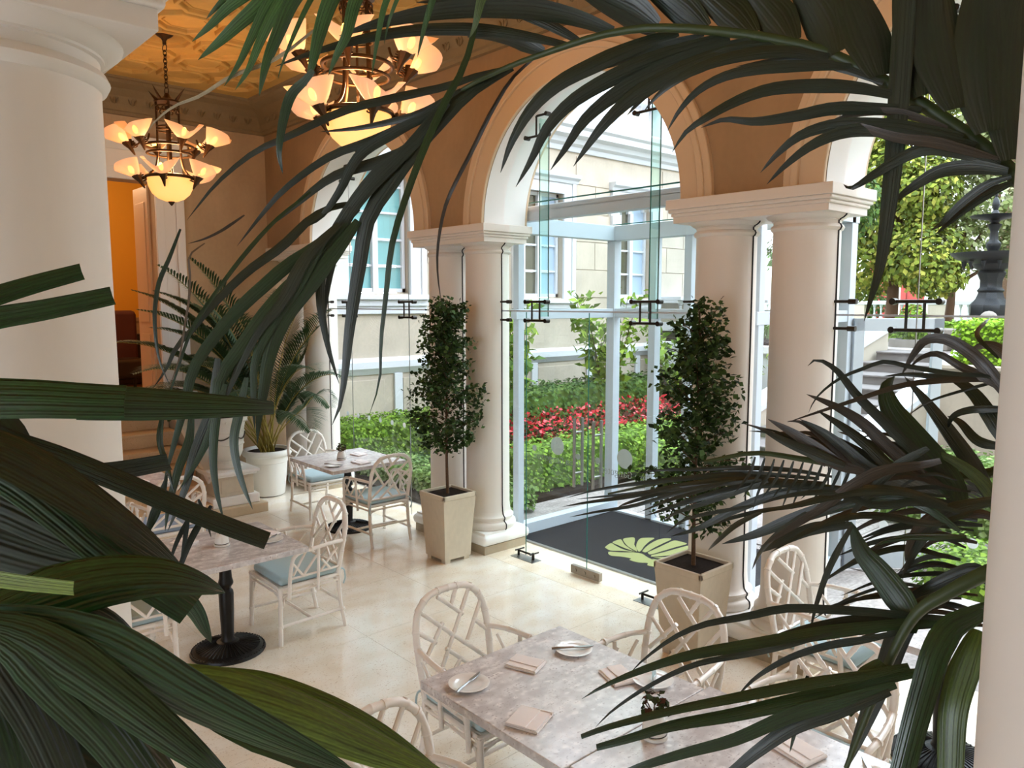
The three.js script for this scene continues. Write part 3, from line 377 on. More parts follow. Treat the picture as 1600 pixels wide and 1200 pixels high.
// ---------- garden steps, terrace, fountain ----------
{
  const s = thing('garden_steps', 'dark stone garden steps rising to the terrace', 'steps', [-5.46, 0, 0]); for (let i = 0; i < 9; i++) obj('step', [box(-.8, .8, i * .165, (i + 1) * .165 - .03, -9.4 - (i + 1) * .68, -9.4 - i * .68), box(-.8, .8, (i + 1) * .165 - .035, (i + 1) * .165, -9.4 - (i + 1) * .68, -9.36 - i * .68, .012)], M.stepstone, s);
  const sh = new THREE.Shape(); sh.moveTo(-9.2, 0); sh.lineTo(-9.2, .34); sh.lineTo(-15.3, 1.83); sh.lineTo(-15.5, 1.83); sh.lineTo(-15.5, 0); sh.closePath();
  const wall = (x, label) => { const o = thing('stair_wall', label, 'wall', [x, 0, 0]); const g = new THREE.ExtrudeGeometry(sh, { depth: .26, bevelEnabled: false }); g.rotateY(-Math.PI / 2); g.translate(.26, 0, 0); obj('body', boxUV(g), M.facade, o); const c = []; c.push(tube([[.13, .4, -9.15], [.13, 1.95, -15.6]], .001, 4)); const cap = new THREE.BoxGeometry(.38, .09, 6.62); cap.rotateX(Math.atan2(1.56, 6.4)); cap.translate(.13, 1.15, -12.4); obj('coping', [boxUV(cap), box(-.05, .31, 0, .5, -9.36, -9.0, .02)], M.trim, o); };
  wall(-4.62, 'sloping white stair wall right of the garden steps'); wall(-6.59, 'sloping white stair wall left of the garden steps');
  const t = struct('terrace', 'raised garden terrace of stone paving and lawn', 'terrace'); obj('terrace_base', [box(-30, -4.3, -.3, 1.46, -50, -15.55), box(-4.3, 20, -.3, 1.46, -50, -12.2)], M.facade, t); obj('terrace_paving', box(-30, 20, 1.46, 1.485, -24, -15.6), M.pave, t); obj('lawn', box(-30, 20, 1.46, 1.49, -50, -24.05), M.grass, t); obj('retaining_wall_top', box(-4.36, 20, 1.44, 1.5, -12.4, -12.15, .01), M.facade, t);
  hedge('low hedge along the terrace bed beyond the stone bench', -9, -3.6, 1.485, 1.95, -19.2, -18.4, 6500, .06, G1); hedge('bright green clipped block hedge near the fountain', -4.2, -2.6, 1.46, 2.12, -13.6, -12.6, 5200, .05, [0x8fb52c, 0x9cc63a, 0x78a024]);
  const bush = thing('round_bush', 'small rounded bush in a stone ring by the steps', 'bush', [-6.4, 1.485, -16.8]); obj('stone_ring', lathe([[.3, 0], [.42, 0], [.42, .16], [.3, .16]], 20), M.stone, bush); foliage('leaves', ball(1200, [0, .48, 0], [.3, .4, .3]), .06, G1, bush); obj('stem', bar([0, 0, 0], [0, .3, 0], .03), M.bark, bush);
  const st = thing('stone_bench', 'weathered carved stone bench on the terrace', 'bench', [-4.6, 1.485, -15.95]); obj('seat', box(-1.1, 1.1, .3, .42, -.25, .25, .03), M.stone, st); obj('foot', box(-1, -.75, 0, .3, -.2, .2, .03), M.stone, st); obj('foot', box(.75, 1, 0, .3, -.2, .2, .03), M.stone, st); obj('carved_end', [mv(new THREE.SphereGeometry(.16, 10, 8), -.15, .6, 0), box(-.32, .05, .42, .56, -.18, .18, .04)], M.stone, st);
  const bal = thing('garden_balustrade', 'white garden balustrade across the back of the terrace', 'balustrade', [0, 1.49, -26.5]); obj('rail', [box(-22, 2, .83, .96, -.16, .16, .02), box(-22, 2, 0, .1, -.15, .15, .02)], M.trim, bal);
  const bg = balusterGeo(.74), ped = [-14.6, -11.9, -9.3, -6.7, -4.1]; for (const x of ped) obj('pedestal', box(x - .3, x + .3, .09, .84, -.14, .14, .01), M.facade, bal); for (let x = -15.5; x < -2; x += .22) if (!ped.some((q) => Math.abs(q - x) < .4)) { const o = obj('baluster', bg, M.trim, bal); o.position.set(x, .095, 0); }
  const fo = thing('cast_iron_fountain', 'dark cast iron tiered fountain on the terrace', 'fountain', [-5.15, 1.49, -17.3]);
  obj('stone_step', [lathe([[0, 0], [1.0, 0], [1.0, .14], [.8, .16], [.8, .34], [0, .34]], 8)], M.stone, fo); obj('pedestal', lathe([[.34, .34], [.34, .42], [.27, .5], [.27, .56], [.36, .66], [.36, .86], [.26, .98], [.22, 1.1], [.25, 1.14], [.2, 1.2], [.2, 1.34], [.26, 1.48], [.22, 1.54]], 8), M.fountain, fo);
  obj('bowl', lathe([[.2, 1.52], [.3, 1.58], [.34, 1.66], [.62, 1.76], [.72, 1.84], [.74, 1.88], [.68, 1.87], [.4, 1.8], [0, 1.78]], 24), M.fountain, fo); obj('rim_leaves', Array.from({ length: 12 }, (_, i) => { const a = i / 12 * 6.283; return mv(new THREE.ConeGeometry(.05, .18, 5), Math.cos(a) * .5, 1.62, Math.sin(a) * .5, Math.PI); }), M.fountain, fo);
  obj('baluster_stem', lathe([[.13, 1.8], [.09, 1.9], [.13, 2.0], [.13, 2.06], [.08, 2.12], [.07, 2.3], [.13, 2.42], [.06, 2.46]], 12), M.fountain, fo); obj('upper_bowl', lathe([[.06, 2.44], [.1, 2.5], [.4, 2.56], [.44, 2.6], [.4, 2.6], [0, 2.55]], 24), M.fountain, fo); obj('finial', lathe([[.04, 2.56], [.07, 2.64], [.04, 2.7], [.07, 2.8], [.05, 2.9], [.02, 2.95], [.03, 3.0], [.0, 3.3]], 10), M.fountain, fo);
  const w = thing('far_building', 'pale walled building behind the garden trees', 'building', [0, 1.46, -38]); obj('wall', box(-26, -3.2, 0, 7.2, -1, 0), std(0xe6e2e0, .85), w); obj('roof_edge', box(-26.2, -3, 7.2, 7.7, -1.2, .3), M.trim, w); for (const x of [-16.4, -14.9]) obj('red_door_frame', [box(x - .12, x + .12, 0, 3.1, 0, .1), box(x + .14, x + .9, 0, 2.9, 0, .04)], M.redtrim, w); obj('pilaster', [box(-11.2, -10.6, 0, 7.2, 0, .15), box(-4.2, -3.6, 0, 7.2, 0, .15)], M.trim, w);
  const w2 = thing('garden_backdrop_wall', 'long pale boundary wall far beyond the trees', 'wall', [0, 1.46, -48]); obj('wall', box(-45, 8, 0, 6, -.5, 0), std(0xdedcd8, .85), w2);
}
function tree(label, x, y, z, h, crowns, n, leaf, hexes, tr = .16) {
  const o = thing('garden_tree', label, 'tree', [x, y, z]), br = [tube([[0, 0, 0], [.06, h * .3, .03], [0, h * .75, 0]], (t) => tr * (1 - .6 * t), 9, 8)];
  for (const [cx, cy, cz, r] of crowns) br.push(tube([[0, h * .3, 0], [cx * .4, (h * .3 + cy) / 2, cz * .4], [cx, cy, cz]], (t) => tr * .5 * (1 - .75 * t), 6, 6)); obj('trunk', br, M.bark, o);
  const tot = crowns.reduce((s, c) => s + c[3] ** 2, 0); foliage('crown', crowns.flatMap(([cx, cy, cz, r]) => ball(Math.round(n * r * r / tot), [cx, cy, cz], [r, r * .9, r], .35)), leaf, hexes, o, { aspect: .38, droop: .3 }); return o;
}
tree('large yellow-green garden tree filling the right arch', -9.2, 1.49, -22.6, 5.2, [[0, 3.2, 0, 1.3], [.9, 2.2, .4, 1.1], [-.8, 2.0, .2, 1.1], [.2, 4.6, 0, 1.3], [-.6, 5.8, .3, 1.2], [.9, 3.9, .5, .9], [.5, 6.6, 0, 1.1], [1.3, 1.7, .6, .8], [-1.4, 3.6, 0, 1.1]], 15000, .15, GT, .2);
tree('slender feathery tree behind the fountain', -8.0, 1.49, -23.5, 4.2, [[.4, 2.6, 0, 1.0], [1.2, 3.4, .2, .9], [-.4, 3.8, .2, 1.1], [.8, 4.8, 0, 1.0], [1.7, 2.2, 0, .8], [.2, 6.2, 0, 1.2], [1.4, 5.8, 0, .9]], 8000, .14, [0x8c9468, 0x76824c, 0xa5ab80, 0x5f6e3c], .14);
tree('tall dark tree seen between the right column pair', -10.0, 1.49, -19.4, 5, [[0, 2.2, 0, 1.1], [.5, 3.4, 0, 1.2], [-.4, 4.4, 0, 1.2], [0, 1.2, .2, .8], [0, 5.8, 0, 1.2]], 6000, .15, G2, .18);
tree('high tree crown against the sky at upper right', -8.4, 1.49, -29.5, 9, [[0, 8.4, 0, 2.2], [2, 9.6, 0, 2.0], [-2, 10, 0, 2.2], [1, 12, 0, 2.4], [3.6, 8, 0, 1.8]], 9000, .22, [0x5f7038, 0x7b8a48, 0x94a05c], .26);
tree('bushy conifer beyond the white balustrade', -14.4, 1.49, -29, 3, [[0, 1.2, 0, 1.3], [0, 2.4, 0, 1.0], [.2, 3.2, 0, .7], [1.6, 1, 0, .9]], 6000, .13, G2, .15);
tree('yellow-green tree right of the fountain near the column', -3.2, 1.49, -20, 3.6, [[0, 2.2, 0, 1.0], [.8, 1.4, 0, .9], [.4, 3.4, 0, .9]], 5000, .13, GT, .12);
tree('light branching tree in front of the far facade end', -8.9, .04, -13.2, 4.4, [[.2, 3.4, 0, .5], [.6, 4.2, .2, .55], [.3, 2.9, .5, .4], [-.1, 4.8, 0, .5]], 520, .13, G3, .06);
// ---------- staircase, hall, pedestal with urn ----------
{
  const s = thing('stone_staircase', 'cream marble stairs rising to the doorway', 'stairs', [0, 0, 0]);
  for (let i = 0; i < 6; i++) { const x = -8.5 - i * .29, y = i * .17; obj('step', [box(XB + .01, x, y, y + .14, -3.175, -1.755), box(XB + .01, x + .03, y + .14, y + .17, -3.175, -1.755, .008)], phy(0xe9cfae, .3, { map: floorTex }), s); }
  for (const [z, n] of [[-3.52, 0], [-1.75, 1]]) { const sh = new THREE.Shape(); sh.moveTo(-8.62, 0); sh.lineTo(-8.62, .34); sh.lineTo(-10.06, 1.235); sh.lineTo(-10.06, 0); sh.closePath(); const g = new THREE.ExtrudeGeometry(sh, { depth: .33, bevelEnabled: false }); g.translate(0, 0, z); obj('stringer', boxUV(g), M.plinthstone, s); const c = new THREE.BoxGeometry(1.62, .07, .4); c.rotateZ(-Math.atan2(.92, 1.48)); c.translate(-9.33, .82, z + .165); obj('coping', boxUV(c), M.white, s); }
  const h = struct('hall_room', 'amber lit hall seen through the doorway', 'room'); const hx = -14.2;
  obj('hall_floor', box(hx, XB - .001, .8, 1.02, -4.6, -.8), M.wainscot, h); obj('hall_wall', [box(hx - .1, hx, 1.02, 4.6, -4.6, -.8), box(hx, XB - .25, 2.05, 4.6, -4.7, -4.6), box(hx, XB - .25, 1.02, 4.6, -.8, -.7)], M.hallwall, h); obj('hall_ceiling', box(hx, XB - .25, 4.6, 4.7, -4.7, -.7), M.ceiling, h);
  obj('wainscot', [box(hx, hx + .03, 1.02, 2.08, -4.6, -.8), box(hx, hx + .06, 2.08, 2.14, -4.6, -.8), box(hx, XB - .25, 1.02, 2.05, -4.66, -4.58)], M.wainscot, h); for (let i = 0; i < 5; i++) obj('wainscot_panel', box(hx + .03, hx + .05, 1.3, 1.95, -4.5 + i * .72, -3.95 + i * .72, .01), M.wainscot, h);
  const d = struct('door_2', 'open cream panelled door leaf in the doorway', 'door'); obj('leaf', box(XB - .75, XB - .2, 1.03, 3.84, -3.2, -3.155, .004), M.door, d); for (const [a, b] of [[1.2, 2.0], [2.15, 3.65]]) obj('door_panel', box(XB - .65, XB - .3, a, b, -3.156, -3.145, .006), M.door, d);
  const ch = thing('hall_armchair', 'dark upholstered chair in the amber hall', 'chair', [-13.2, 1.02, -3.55]); obj('seat', box(-.3, .3, .2, .5, -.3, .3, .06), M.darkwood, ch); obj('backrest', box(-.3, -.15, .4, 1.25, -.3, .3, .07), std(0x4a1d16, .7), ch); for (const [a, b] of [[-.24, -.24], [.24, -.24], [-.24, .24], [.24, .24]]) obj('leg', bar([a, 0, b], [a, .25, b], .025), M.darkwood, ch);
  const cb = thing('hall_cabinet', 'dark wooden cabinet against the amber hall wall', 'cabinet', [-14.0, 1.02, -4.05]); obj('body', box(-.15, .2, .1, .85, -.45, .45, .01), M.darkwood, cb); obj('cabinet_door', box(.2, .215, .15, .8, -.42, -.01, .005), M.darkwood, cb); obj('cabinet_door', box(.2, .215, .15, .8, .01, .42, .005), M.darkwood, cb); for (const z of [-.4, .4]) obj('leg', box(-.1, .15, 0, .1, z - .03, z + .03), M.darkwood, cb);
  const lamp = thing('hall_ceiling_lamp', 'round warm ceiling lamp inside the hall', 'lamp', [-12.2, 4.6, -2.6]); obj('shade', lathe([[.0, -.16], [.12, -.15], [.2, -.1], [.22, -.02], [.22, 0]], 20), new THREE.MeshStandardMaterial({ color: 0xffe2b0, emissive: 0xffb050, emissiveIntensity: 2 }), lamp); const pl = new THREE.PointLight(0xffdcae, 5, 0, 2); pl.position.set(0, -.3, 0); pl.castShadow = true; pl.shadow.radius = 5; lamp.add(pl);
}
{
  const p = thing('urn_pedestal', 'square stone pedestal at the foot of the stairs', 'pedestal', [-8.72, 0, -3.4]);
  obj('foot_slab', box(-.33, .33, 0, .11, -.34, .34, .01), std(0xd8c3a3, .5, { map: plasterTex }), p); obj('base', box(-.26, .26, .11, .22, -.27, .27, .012), M.white, p); obj('die', box(-.22, .22, .22, .445, -.22, .22, .006), M.planter, p); obj('panel_frame', box(.22, .227, .26, .41, -.16, .16, .003), M.planter, p); obj('cap', [box(-.25, .25, .445, .47, -.25, .25, .008), box(-.275, .275, .47, .51, -.275, .275, .01)], M.white, p);
  const u = thing('garden_urn', 'white weathered urn with swags on the pedestal', 'urn', [-8.72, .51, -3.4]); u.scale.setScalar(.9);
  obj('body', lathe([[0, 0], [.19, 0], [.2, .03], [.17, .05], [.13, .08], [.12, .1], [.17, .14], [.2, .2], [.21, .3], [.225, .31], [.215, .33], [.225, .46], [.235, .47], [.225, .49], [.24, .58], [.27, .62], [.275, .66], [.255, .67], [.24, .62], [0, .6]], 32), M.urn, u);
  obj('soil', mv(new THREE.CylinderGeometry(.235, .235, .01, 24), 0, .625, 0), M.soil, u);
  for (let i = 0; i < 5; i++) { const a0 = i / 5 * 6.283, pts = []; for (let k = 0; k <= 8; k++) { const a = a0 + k / 8 * 1.256; pts.push([Math.cos(a) * .229, .455 - .07 * Math.sin(k / 8 * Math.PI), Math.sin(a) * .229]); } obj('swag', tube(pts, .009, 5), std(0x4a443c, .8), u); }
  for (let i = 0; i < 18; i++) { const a = i / 18 * 6.283; obj('rim_bead', mv(new THREE.SphereGeometry(.014, 6, 5), Math.cos(a) * .262, .605, Math.sin(a) * .262), M.urn, u); }
}
// ---------- bamboo armchairs ----------
function bamboo(pts, r, smooth = 0, node = .13) {                 // a cane with knuckles
  const P0 = pts.map((p) => V(...p)), c = smooth ? new THREE.CatmullRomCurve3(P0, false, 'centripetal', .5) : null, len = c ? c.getLength() : P0[0].distanceTo(P0[P0.length - 1]);
  const N = Math.max(2, Math.round(len / node)), f = (t) => (c ? c.getPointAt(t) : P0[0].clone().lerp(P0[P0.length - 1], t)), P = [], R = [];
  for (let i = 0; i <= N; i++) { const w = .006 / len, t = i / N; const sub = i === 0 ? [[0, 1], [w, 1]] : i === N ? [[1 - w, 1], [1, 1]] : [[t - w * 1.2, 1], [t - w * .5, 1.14], [t + w * .5, 1.14], [t + w * 1.2, 1]];
    if (smooth && i > 0) for (const q of [.25, .5, .75]) { const t2 = (i - 1 + q) / N; P.push(f(t2)); R.push(r * .985); } for (const [a, k] of sub) { P.push(f(Math.max(0, Math.min(1, a)))); R.push(r * k); } }
  return tube(P, R, 8);
}
const bandGeo = (p, d, r) => { const g = new THREE.CylinderGeometry(r, r, .014, 10); g.applyQuaternion(new THREE.Quaternion().setFromUnitVectors(V(0, 1, 0), d.clone().normalize())); g.translate(p.x, p.y, p.z); return clean(g); };
function makeChair(cushionMat) {
  const t = new THREE.Group(); const B = (n, g) => obj(n, g, M.bamboo, t), r = .0155;
  const back = (u, v) => [u, v, -.235 - Math.max(0, v - .44) * .22];                         // leaning back plane
  for (const s of [-1, 1]) { B('leg', bamboo([[s * .245, 0, .235], [s * .24, .42, .225]], .0165)); B('leg', bamboo([[s * .225, 0, -.285], [s * .222, .2, -.25], [s * .22, .44, -.236]], .0165, 1)); }
  B('back_frame', bamboo([back(-.22, .42), back(-.228, .60), back(-.226, .74), back(-.195, .835), back(-.12, .895), back(-.06, .905), back(.06, .905), back(.12, .895), back(.195, .835), back(.226, .74), back(.228, .60), back(.22, .42)], .0185, 1, .16));
  B('lower_back_rail', bamboo([back(-.22, .47), back(.22, .47)], .012));
  const yb = (x) => 600 - (x - 100) * .32, uv = (x, y) => { const v = .47 + .435 * (yb(x) - y) / (yb(x) - 52); return back((x - 252) / 192 * .222, Math.min(.895, Math.max(.47, v))); };
  for (const [a, b, c, d] of [[105, 165, 440, 485], [380, 70, 140, 575], [200, 95, 310, 210], [300, 60, 262, 150], [430, 165, 330, 355], [385, 265, 445, 325], [195, 255, 85, 450], [70, 275, 145, 345], [210, 405, 345, 520], [270, 470, 215, 560]]) { const p = V(...uv(a, b)), q = V(...uv(c, d)), e = q.clone().sub(p).normalize().multiplyScalar(.013); p.sub(e); q.add(e); B('lattice_bar', bamboo([p.toArray(), q.toArray()], .0112, 0, .12)); };
  B('seat_rail', bamboo([[-.24, .405, .228], [.24, .405, .228]], .014)); B('seat_rail', bamboo([[-.22, .405, -.238], [.22, .405, -.238]], .014)); for (const s of [-1, 1]) B('seat_rail', bamboo([[s * .24, .405, .228], [s * .222, .405, -.238]], .014));
  B('apron_rail', bamboo([[-.24, .365, .228], [.24, .365, .228]], .009)); B('apron_rail', bamboo([[-.22, .365, -.238], [.22, .365, -.238]], .009)); for (const s of [-1, 1]) B('apron_rail', bamboo([[s * .24, .365, .228], [s * .222, .365, -.238]], .009));
  B('seat_panel', box(-.225, .225, .405, .417, -.225, .22, .004));
  for (const s of [-1, 1]) { B('corner_brace', tube([[s * .24, .27, .226], [s * .22, .34, .228], [s * .15, .362, .228]], .008, 6, 8)); B('corner_brace', tube([[s * .242, .27, .215], [s * .24, .34, .19], [s * .237, .362, .13]], .008, 6, 8)); B('corner_brace', tube([[s * .222, .27, -.243], [s * .205, .34, -.24], [s * .14, .362, -.238]], .008, 6, 8));
    B('stretcher', bamboo([[s * .243, .135, .23], [s * .223, .135, -.262]], .0115));
    // arm
    B('arm', bamboo([back(s * .228, .655), [s * .262, .665, -.16], [s * .285, .662, 0], [s * .287, .655, .09], [s * .284, .63, .135], [s * .278, .58, .152], [s * .268, .46, .165], [s * .262, .33, .17]], .0145, 1, .14));
    B('arm_post', bamboo([[s * .268, .655, -.06], [s * .248, .34, -.06]], .012)); B('arm_lower_rail', bamboo([[s * .262, .47, .165], [s * .235, .47, -.23]], .009));
    const q = (z, y) => [s * (.235 + .03 * (z + .24) / .4 + .012 * (y - .47) / .2), y, z]; for (const [a, b] of [[q(.14, .49), q(.04, .645)], [q(.06, .475), q(.14, .58)], [q(-.07, .62), q(.06, .475)], [q(-.22, .62), q(-.08, .475)], [q(-.16, .475), q(-.09, .56)]]) B('arm_lattice', bar(a, b, .0095, 7));
  }
  B('cross_stretcher', bamboo([[-.233, .137, -.01], [.233, .137, -.01]], .0115)); B('back_stretcher', bamboo([[-.222, .2, -.253], [.222, .2, -.253]], .0105));
  const cu = new RoundedBoxGeometry(.46, .062, .45, 4, .028), p = cu.attributes.position; for (let i = 0; i < p.count; i++) { const x = p.getX(i), z = p.getZ(i); if (p.getY(i) > 0) p.setY(i, p.getY(i) + .018 * Math.cos(x / .23 * 1.4) * Math.cos(z / .225 * 1.4)); } cu.translate(0, .448, -.005); cu.computeVertexNormals();
  const c = obj('cushion', cu, cushionMat, t); obj('cushion_piping', tube(Array.from({ length: 41 }, (_, i) => { const a = i / 40 * 6.2832, k = (v) => Math.sign(v) * Math.pow(Math.abs(v), .28); return [.228 * k(Math.cos(a)), .452, -.005 + .223 * k(Math.sin(a))]; }), .0045, 5, 0, false), cushionMat, c);
  for (const s of [-1, 1]) obj('cushion_tie', tube([[s * .2, .44, -.22], [s * .23, .44, -.275], [s * .245, .38, -.28], [s * .235, .33, -.27]], .006, 5, 10), cushionMat, c);
  // binding bands at the joints
  const bd = []; for (const s of [-1, 1]) { for (const [q, d] of [[V(s * .24, .405, .225), V(0, 1, 0)], [V(...back(s * .228, .655)), V(0, 1, -.2)], [V(...back(s * .195, .835)), V(-s * .7, .7, 0)], [V(...back(s * .06, .905)), V(1, 0, 0)], [V(s * .243, .135, .232), V(0, 1, 0)], [V(s * .224, .135, -.264), V(0, 1, .1)], [V(s * .285, .662, 0), V(0, 0, 1)]]) obj('binding', bandGeo(q, d, .0212), M.bamboo, t); }
  return t;
}
const chairA = makeChair(M.cushion), chairB = makeChair(M.cushionGrey);
const placeChair = (proto, x, z, turn, label) => { const c = proto.clone(); c.name = numbered('bamboo_armchair'); c.userData = { label, category: 'chair', group: 'white bamboo armchairs' }; c.position.set(x, 0, z); c.rotation.y = turn; scene.add(c); return c; };
const QT = Math.PI / 2;
placeChair(chairA, -2.82, -2.37, QT, 'white bamboo armchair at the left end of the long marble table');
placeChair(chairA, -2.24, -2.90, 0, 'white bamboo armchair in front of the right potted tree');
placeChair(chairA, -1.48, -3.02, 0, 'white bamboo armchair behind the far right end of the long table');
placeChair(chairA, -2.03, -1.42, QT, 'white bamboo armchair at the bottom edge, mostly hidden by the olive leaf');
placeChair(chairA, -1.96, -4.26, QT, 'white bamboo armchair beside the right pair of columns');
placeChair(chairA, -5.20, -2.50, 0, 'white bamboo armchair at the middle table with pale blue cushion facing left');
placeChair(chairA, -5.16, -1.32, Math.PI, 'white bamboo armchair on the near side of the middle table behind the left column');
placeChair(chairA, -7.92, -4.15, QT, 'white bamboo armchair at the window table beside the potted palm');
placeChair(chairA, -6.68, -4.12, -QT, 'white bamboo armchair at the window table beside the left potted tree');
placeChair(chairB, -7.06, -2.20, -QT, 'white bamboo armchair with grey cushion near the stairs, partly hidden by leaves'); placeChair(chairB, -7.75, -1.22, Math.PI, 'white bamboo armchair with grey cushion hidden behind the left column');
// ---------- marble tables ----------
const tableBase = lathe([[0, 0], [.245, 0], [.25, .008], [.245, .022], [.225, .026], [.215, .034], [.16, .048], [.09, .066], [.05, .08], [.04, .1], [.042, .14], [.048, .3], [.05, .41], [.046, .43], [.034, .445], [.036, .46], [.048, .475], [.05, .49], [.042, .52], [.038, .6], [.042, .68], [.06, .7], [.06, .712]], 32);
const ribGeo = merge(Array.from({ length: 44 }, (_, i) => { const a = i / 44 * 6.2832, g = tube([[.075, .072, 0], [.15, .052, 0], [.21, .037, 0]], [.0025, .0035, .004], 4); g.rotateY(a); return g; }));
const beadGeo = merge(Array.from({ length: 60 }, (_, i) => mv(new THREE.SphereGeometry(.006, 5, 4), Math.cos(i / 60 * 6.2832) * .236, .024, Math.sin(i / 60 * 6.2832) * .236)));
function table(x, z, w, d, label, tone) {
  const t = thing('marble_table', label, 'table', [x, 0, z], 0, 'marble topped bistro tables'); const g = box(-w / 2, w / 2, .712, .75, -d / 2, d / 2, .004), u = g.attributes.uv; for (let i = 0; i < u.count; i++) u.setXY(i, u.getX(i) + x * .73, u.getY(i) + z * .51);
  obj('table_top', g, M.marble, t); obj('support_plate', box(-.2, .2, .70, .713, -.2, .2), M.iron, t); const b = obj('pedestal', tableBase, M.iron, t); obj('base_ribs', ribGeo, M.iron, b); obj('base_beading', beadGeo, M.iron, b); return t;
}
table(-2.245, -2.295, .87, .87, 'left half of the long grey marble table set with plates'); table(-1.37, -2.33, .872, .87, 'right half of the long marble table behind the palm leaves');
table(-5.14, -1.965, .82, .84, 'marble table by the left column with black ribbed foot'); table(-7.18, -4.09, .92, .86, 'marble table at the far left window'); table(-1.36, -4.25, .9, .86, 'pale marble table by the right arch behind palm leaves'); table(-7.74, -1.98, .86, .86, 'marble table near the stairs hidden by the left column');
// ---------- table settings ----------
const plateGeo = lathe([[0, .004], [.045, .004], [.05, .0], [.055, .002], [.06, .006], [.088, .014], [.09, .0165], [.086, .0175], [.06, .0105], [.052, .0085], [0, .0085]], 40);
const plates = []; function plate(x, z, y, label, turn) {
  const p = thing('side_plate', label, 'plate', [x, y, z], turn, 'white side plates'); obj('dish', plateGeo, M.china, p);
  const k = thing('butter_knife', label.replace('white side plate', 'steel butter knife lying on the plate'), 'knife', [x, y + .0178, z], turn, 'butter knives');
  const s = new THREE.Shape(); s.moveTo(-.10, -.005); s.lineTo(.005, -.004); s.quadraticCurveTo(.02, -.011, .05, -.011); s.quadraticCurveTo(.09, -.009, .098, .002); s.quadraticCurveTo(.06, .006, .005, .004); s.lineTo(-.1, .006); s.closePath(); const g = new THREE.ExtrudeGeometry(s, { depth: .003, bevelEnabled: true, bevelSize: .001, bevelThickness: .001, bevelSegments: 1, curveSegments: 8 }); g.rotateX(-Math.PI / 2); g.translate(0, .001, 0); const m = obj('blade', g, M.steel, k); obj('grip', tube([[-.105, .003, 0], [-.08, .004, 0], [-.04, .003, 0], [0, .003, 0]], [.005, .0065, .005, .0035], 8), M.steel, k);
}
plate(-2.43, -2.57, .75, 'white side plate on the far corner of the long table', 1.0); plate(-2.50, -1.99, .75, 'white side plate on the near left corner of the long table', 1.95); plate(-1.99, -2.61, .75, 'white side plate in front of the right bamboo chair', 2.2); plate(-1.05, -2.62, .75, 'white side plate at the right end of the long table', 2.3); plate(-5.02, -2.24, .75, 'white side plate on the middle table', 2.2); plate(-6.93, -3.79, .75, 'white side plate on the far window table', .6);
function napkin(x, z, y, turn, label, w = .15, d = .12) {
  const n = thing('folded_napkin', label, 'napkin', [x, y, z], turn, 'folded pale pink napkins'); const lay = (k, w2, d2, ox, oz) => { const g = new RoundedBoxGeometry(w2, .0042, d2, 4, .002), p = g.attributes.position; for (let i = 0; i < p.count; i++) { const X = p.getX(i), Z = p.getZ(i); p.setXYZ(i, X + ox + .002 * n2(Z * 30, k), p.getY(i) + .0023 + k * .0044 + .0026 * n2(X * 14 + k, Z * 14), Z + oz); } g.computeVertexNormals(); return g; };
  obj('lower_fold', [lay(0, w, d, 0, 0), lay(1, w, d, .001, .001)], M.linen, n); obj('upper_fold', lay(2, w, d * .96, .002, -.003), M.linen, n); obj('top_flap', lay(3, w * .97, d * .62, -.004, -d * .17), M.linen, n); obj('rolled_edge', tube([[w / 2 - .003, .0085, -d / 2], [w / 2 - .001, .0085, d / 2]], .0078, 8), M.linen, n);
}
napkin(-2.475, -2.30, .75, .35, 'folded pink napkin nearest the left end chair'); napkin(-2.12, -1.99, .75, 1.95, 'folded pink napkin at the near edge of the long table', .15, .14); napkin(-2.12, -2.53, .75, -.35, 'folded pink napkin before the chair by the right potted tree'); napkin(-1.3, -2.58, .75, -.2, 'folded pink napkin on the right half of the long table'); napkin(-7.28, -4.28, .75, .1, 'folded napkin at the back of the far window table'); napkin(-6.9, -4.08, .75, .05, 'folded napkin at the front of the far window table', .18, .13); napkin(-5.17, -2.28, .75, .4, 'folded napkin beside the plate on the middle table'); napkin(-5.36, -1.77, .75, .5, 'folded napkin at the left of the middle table'); napkin(-7.5, -2.1, .75, .2, 'folded napkin on the table near the stairs', .16, .13);
function cactusPot(x, z, label, flower) {
  const c = thing('cactus_pot', label, 'pot plant', [x, .75, z], 0, 'little table pot plants'); obj('saucer', lathe([[0, 0], [.046, 0], [.052, .004], [.053, .016], [.046, .017], [0, .014]], 24), M.pot, c); obj('pot', lathe([[0, .018], [.045, .018], [.047, .024], [.043, .06], [.034, .088], [.032, .09], [.029, .086], [0, .08]], 24), M.pot, c); obj('band', lathe([[.0475, .017], [.0495, .019], [.048, .022]], 24), M.darkwood, c);
  if (flower) { foliage('leaves', ball(70, [0, .13, 0], [.05, .05, .05]), .025, [0x30341c, 0x3f4a24, 0x4a2c20], c); obj('stems', Array.from({ length: 6 }, (_, i) => bar([0, .08, 0], [Math.cos(i) * .04, .14, Math.sin(i) * .04], .0025, 5)), M.bark, c); } else obj('cactus', Array.from({ length: 9 }, (_, i) => mv(new THREE.ConeGeometry(.009, .035, 6), Math.cos(i * 2.4) * .014 * (i > 0), .098, Math.sin(i * 2.4) * .014 * (i > 0), .3 * Math.sin(i * 2.4), 0, -.3 * Math.cos(i * 2.4))), std(0x3c5a34, .7), c);
}
cactusPot(-5.14, -1.95, 'small white pot with a cactus on the middle table'); cactusPot(-7.18, -4.02, 'small cream pot with a seedling on the far window table', 1); cactusPot(-1.72, -2.27, 'small clay pot plant on the long table behind the palm blades', 1);
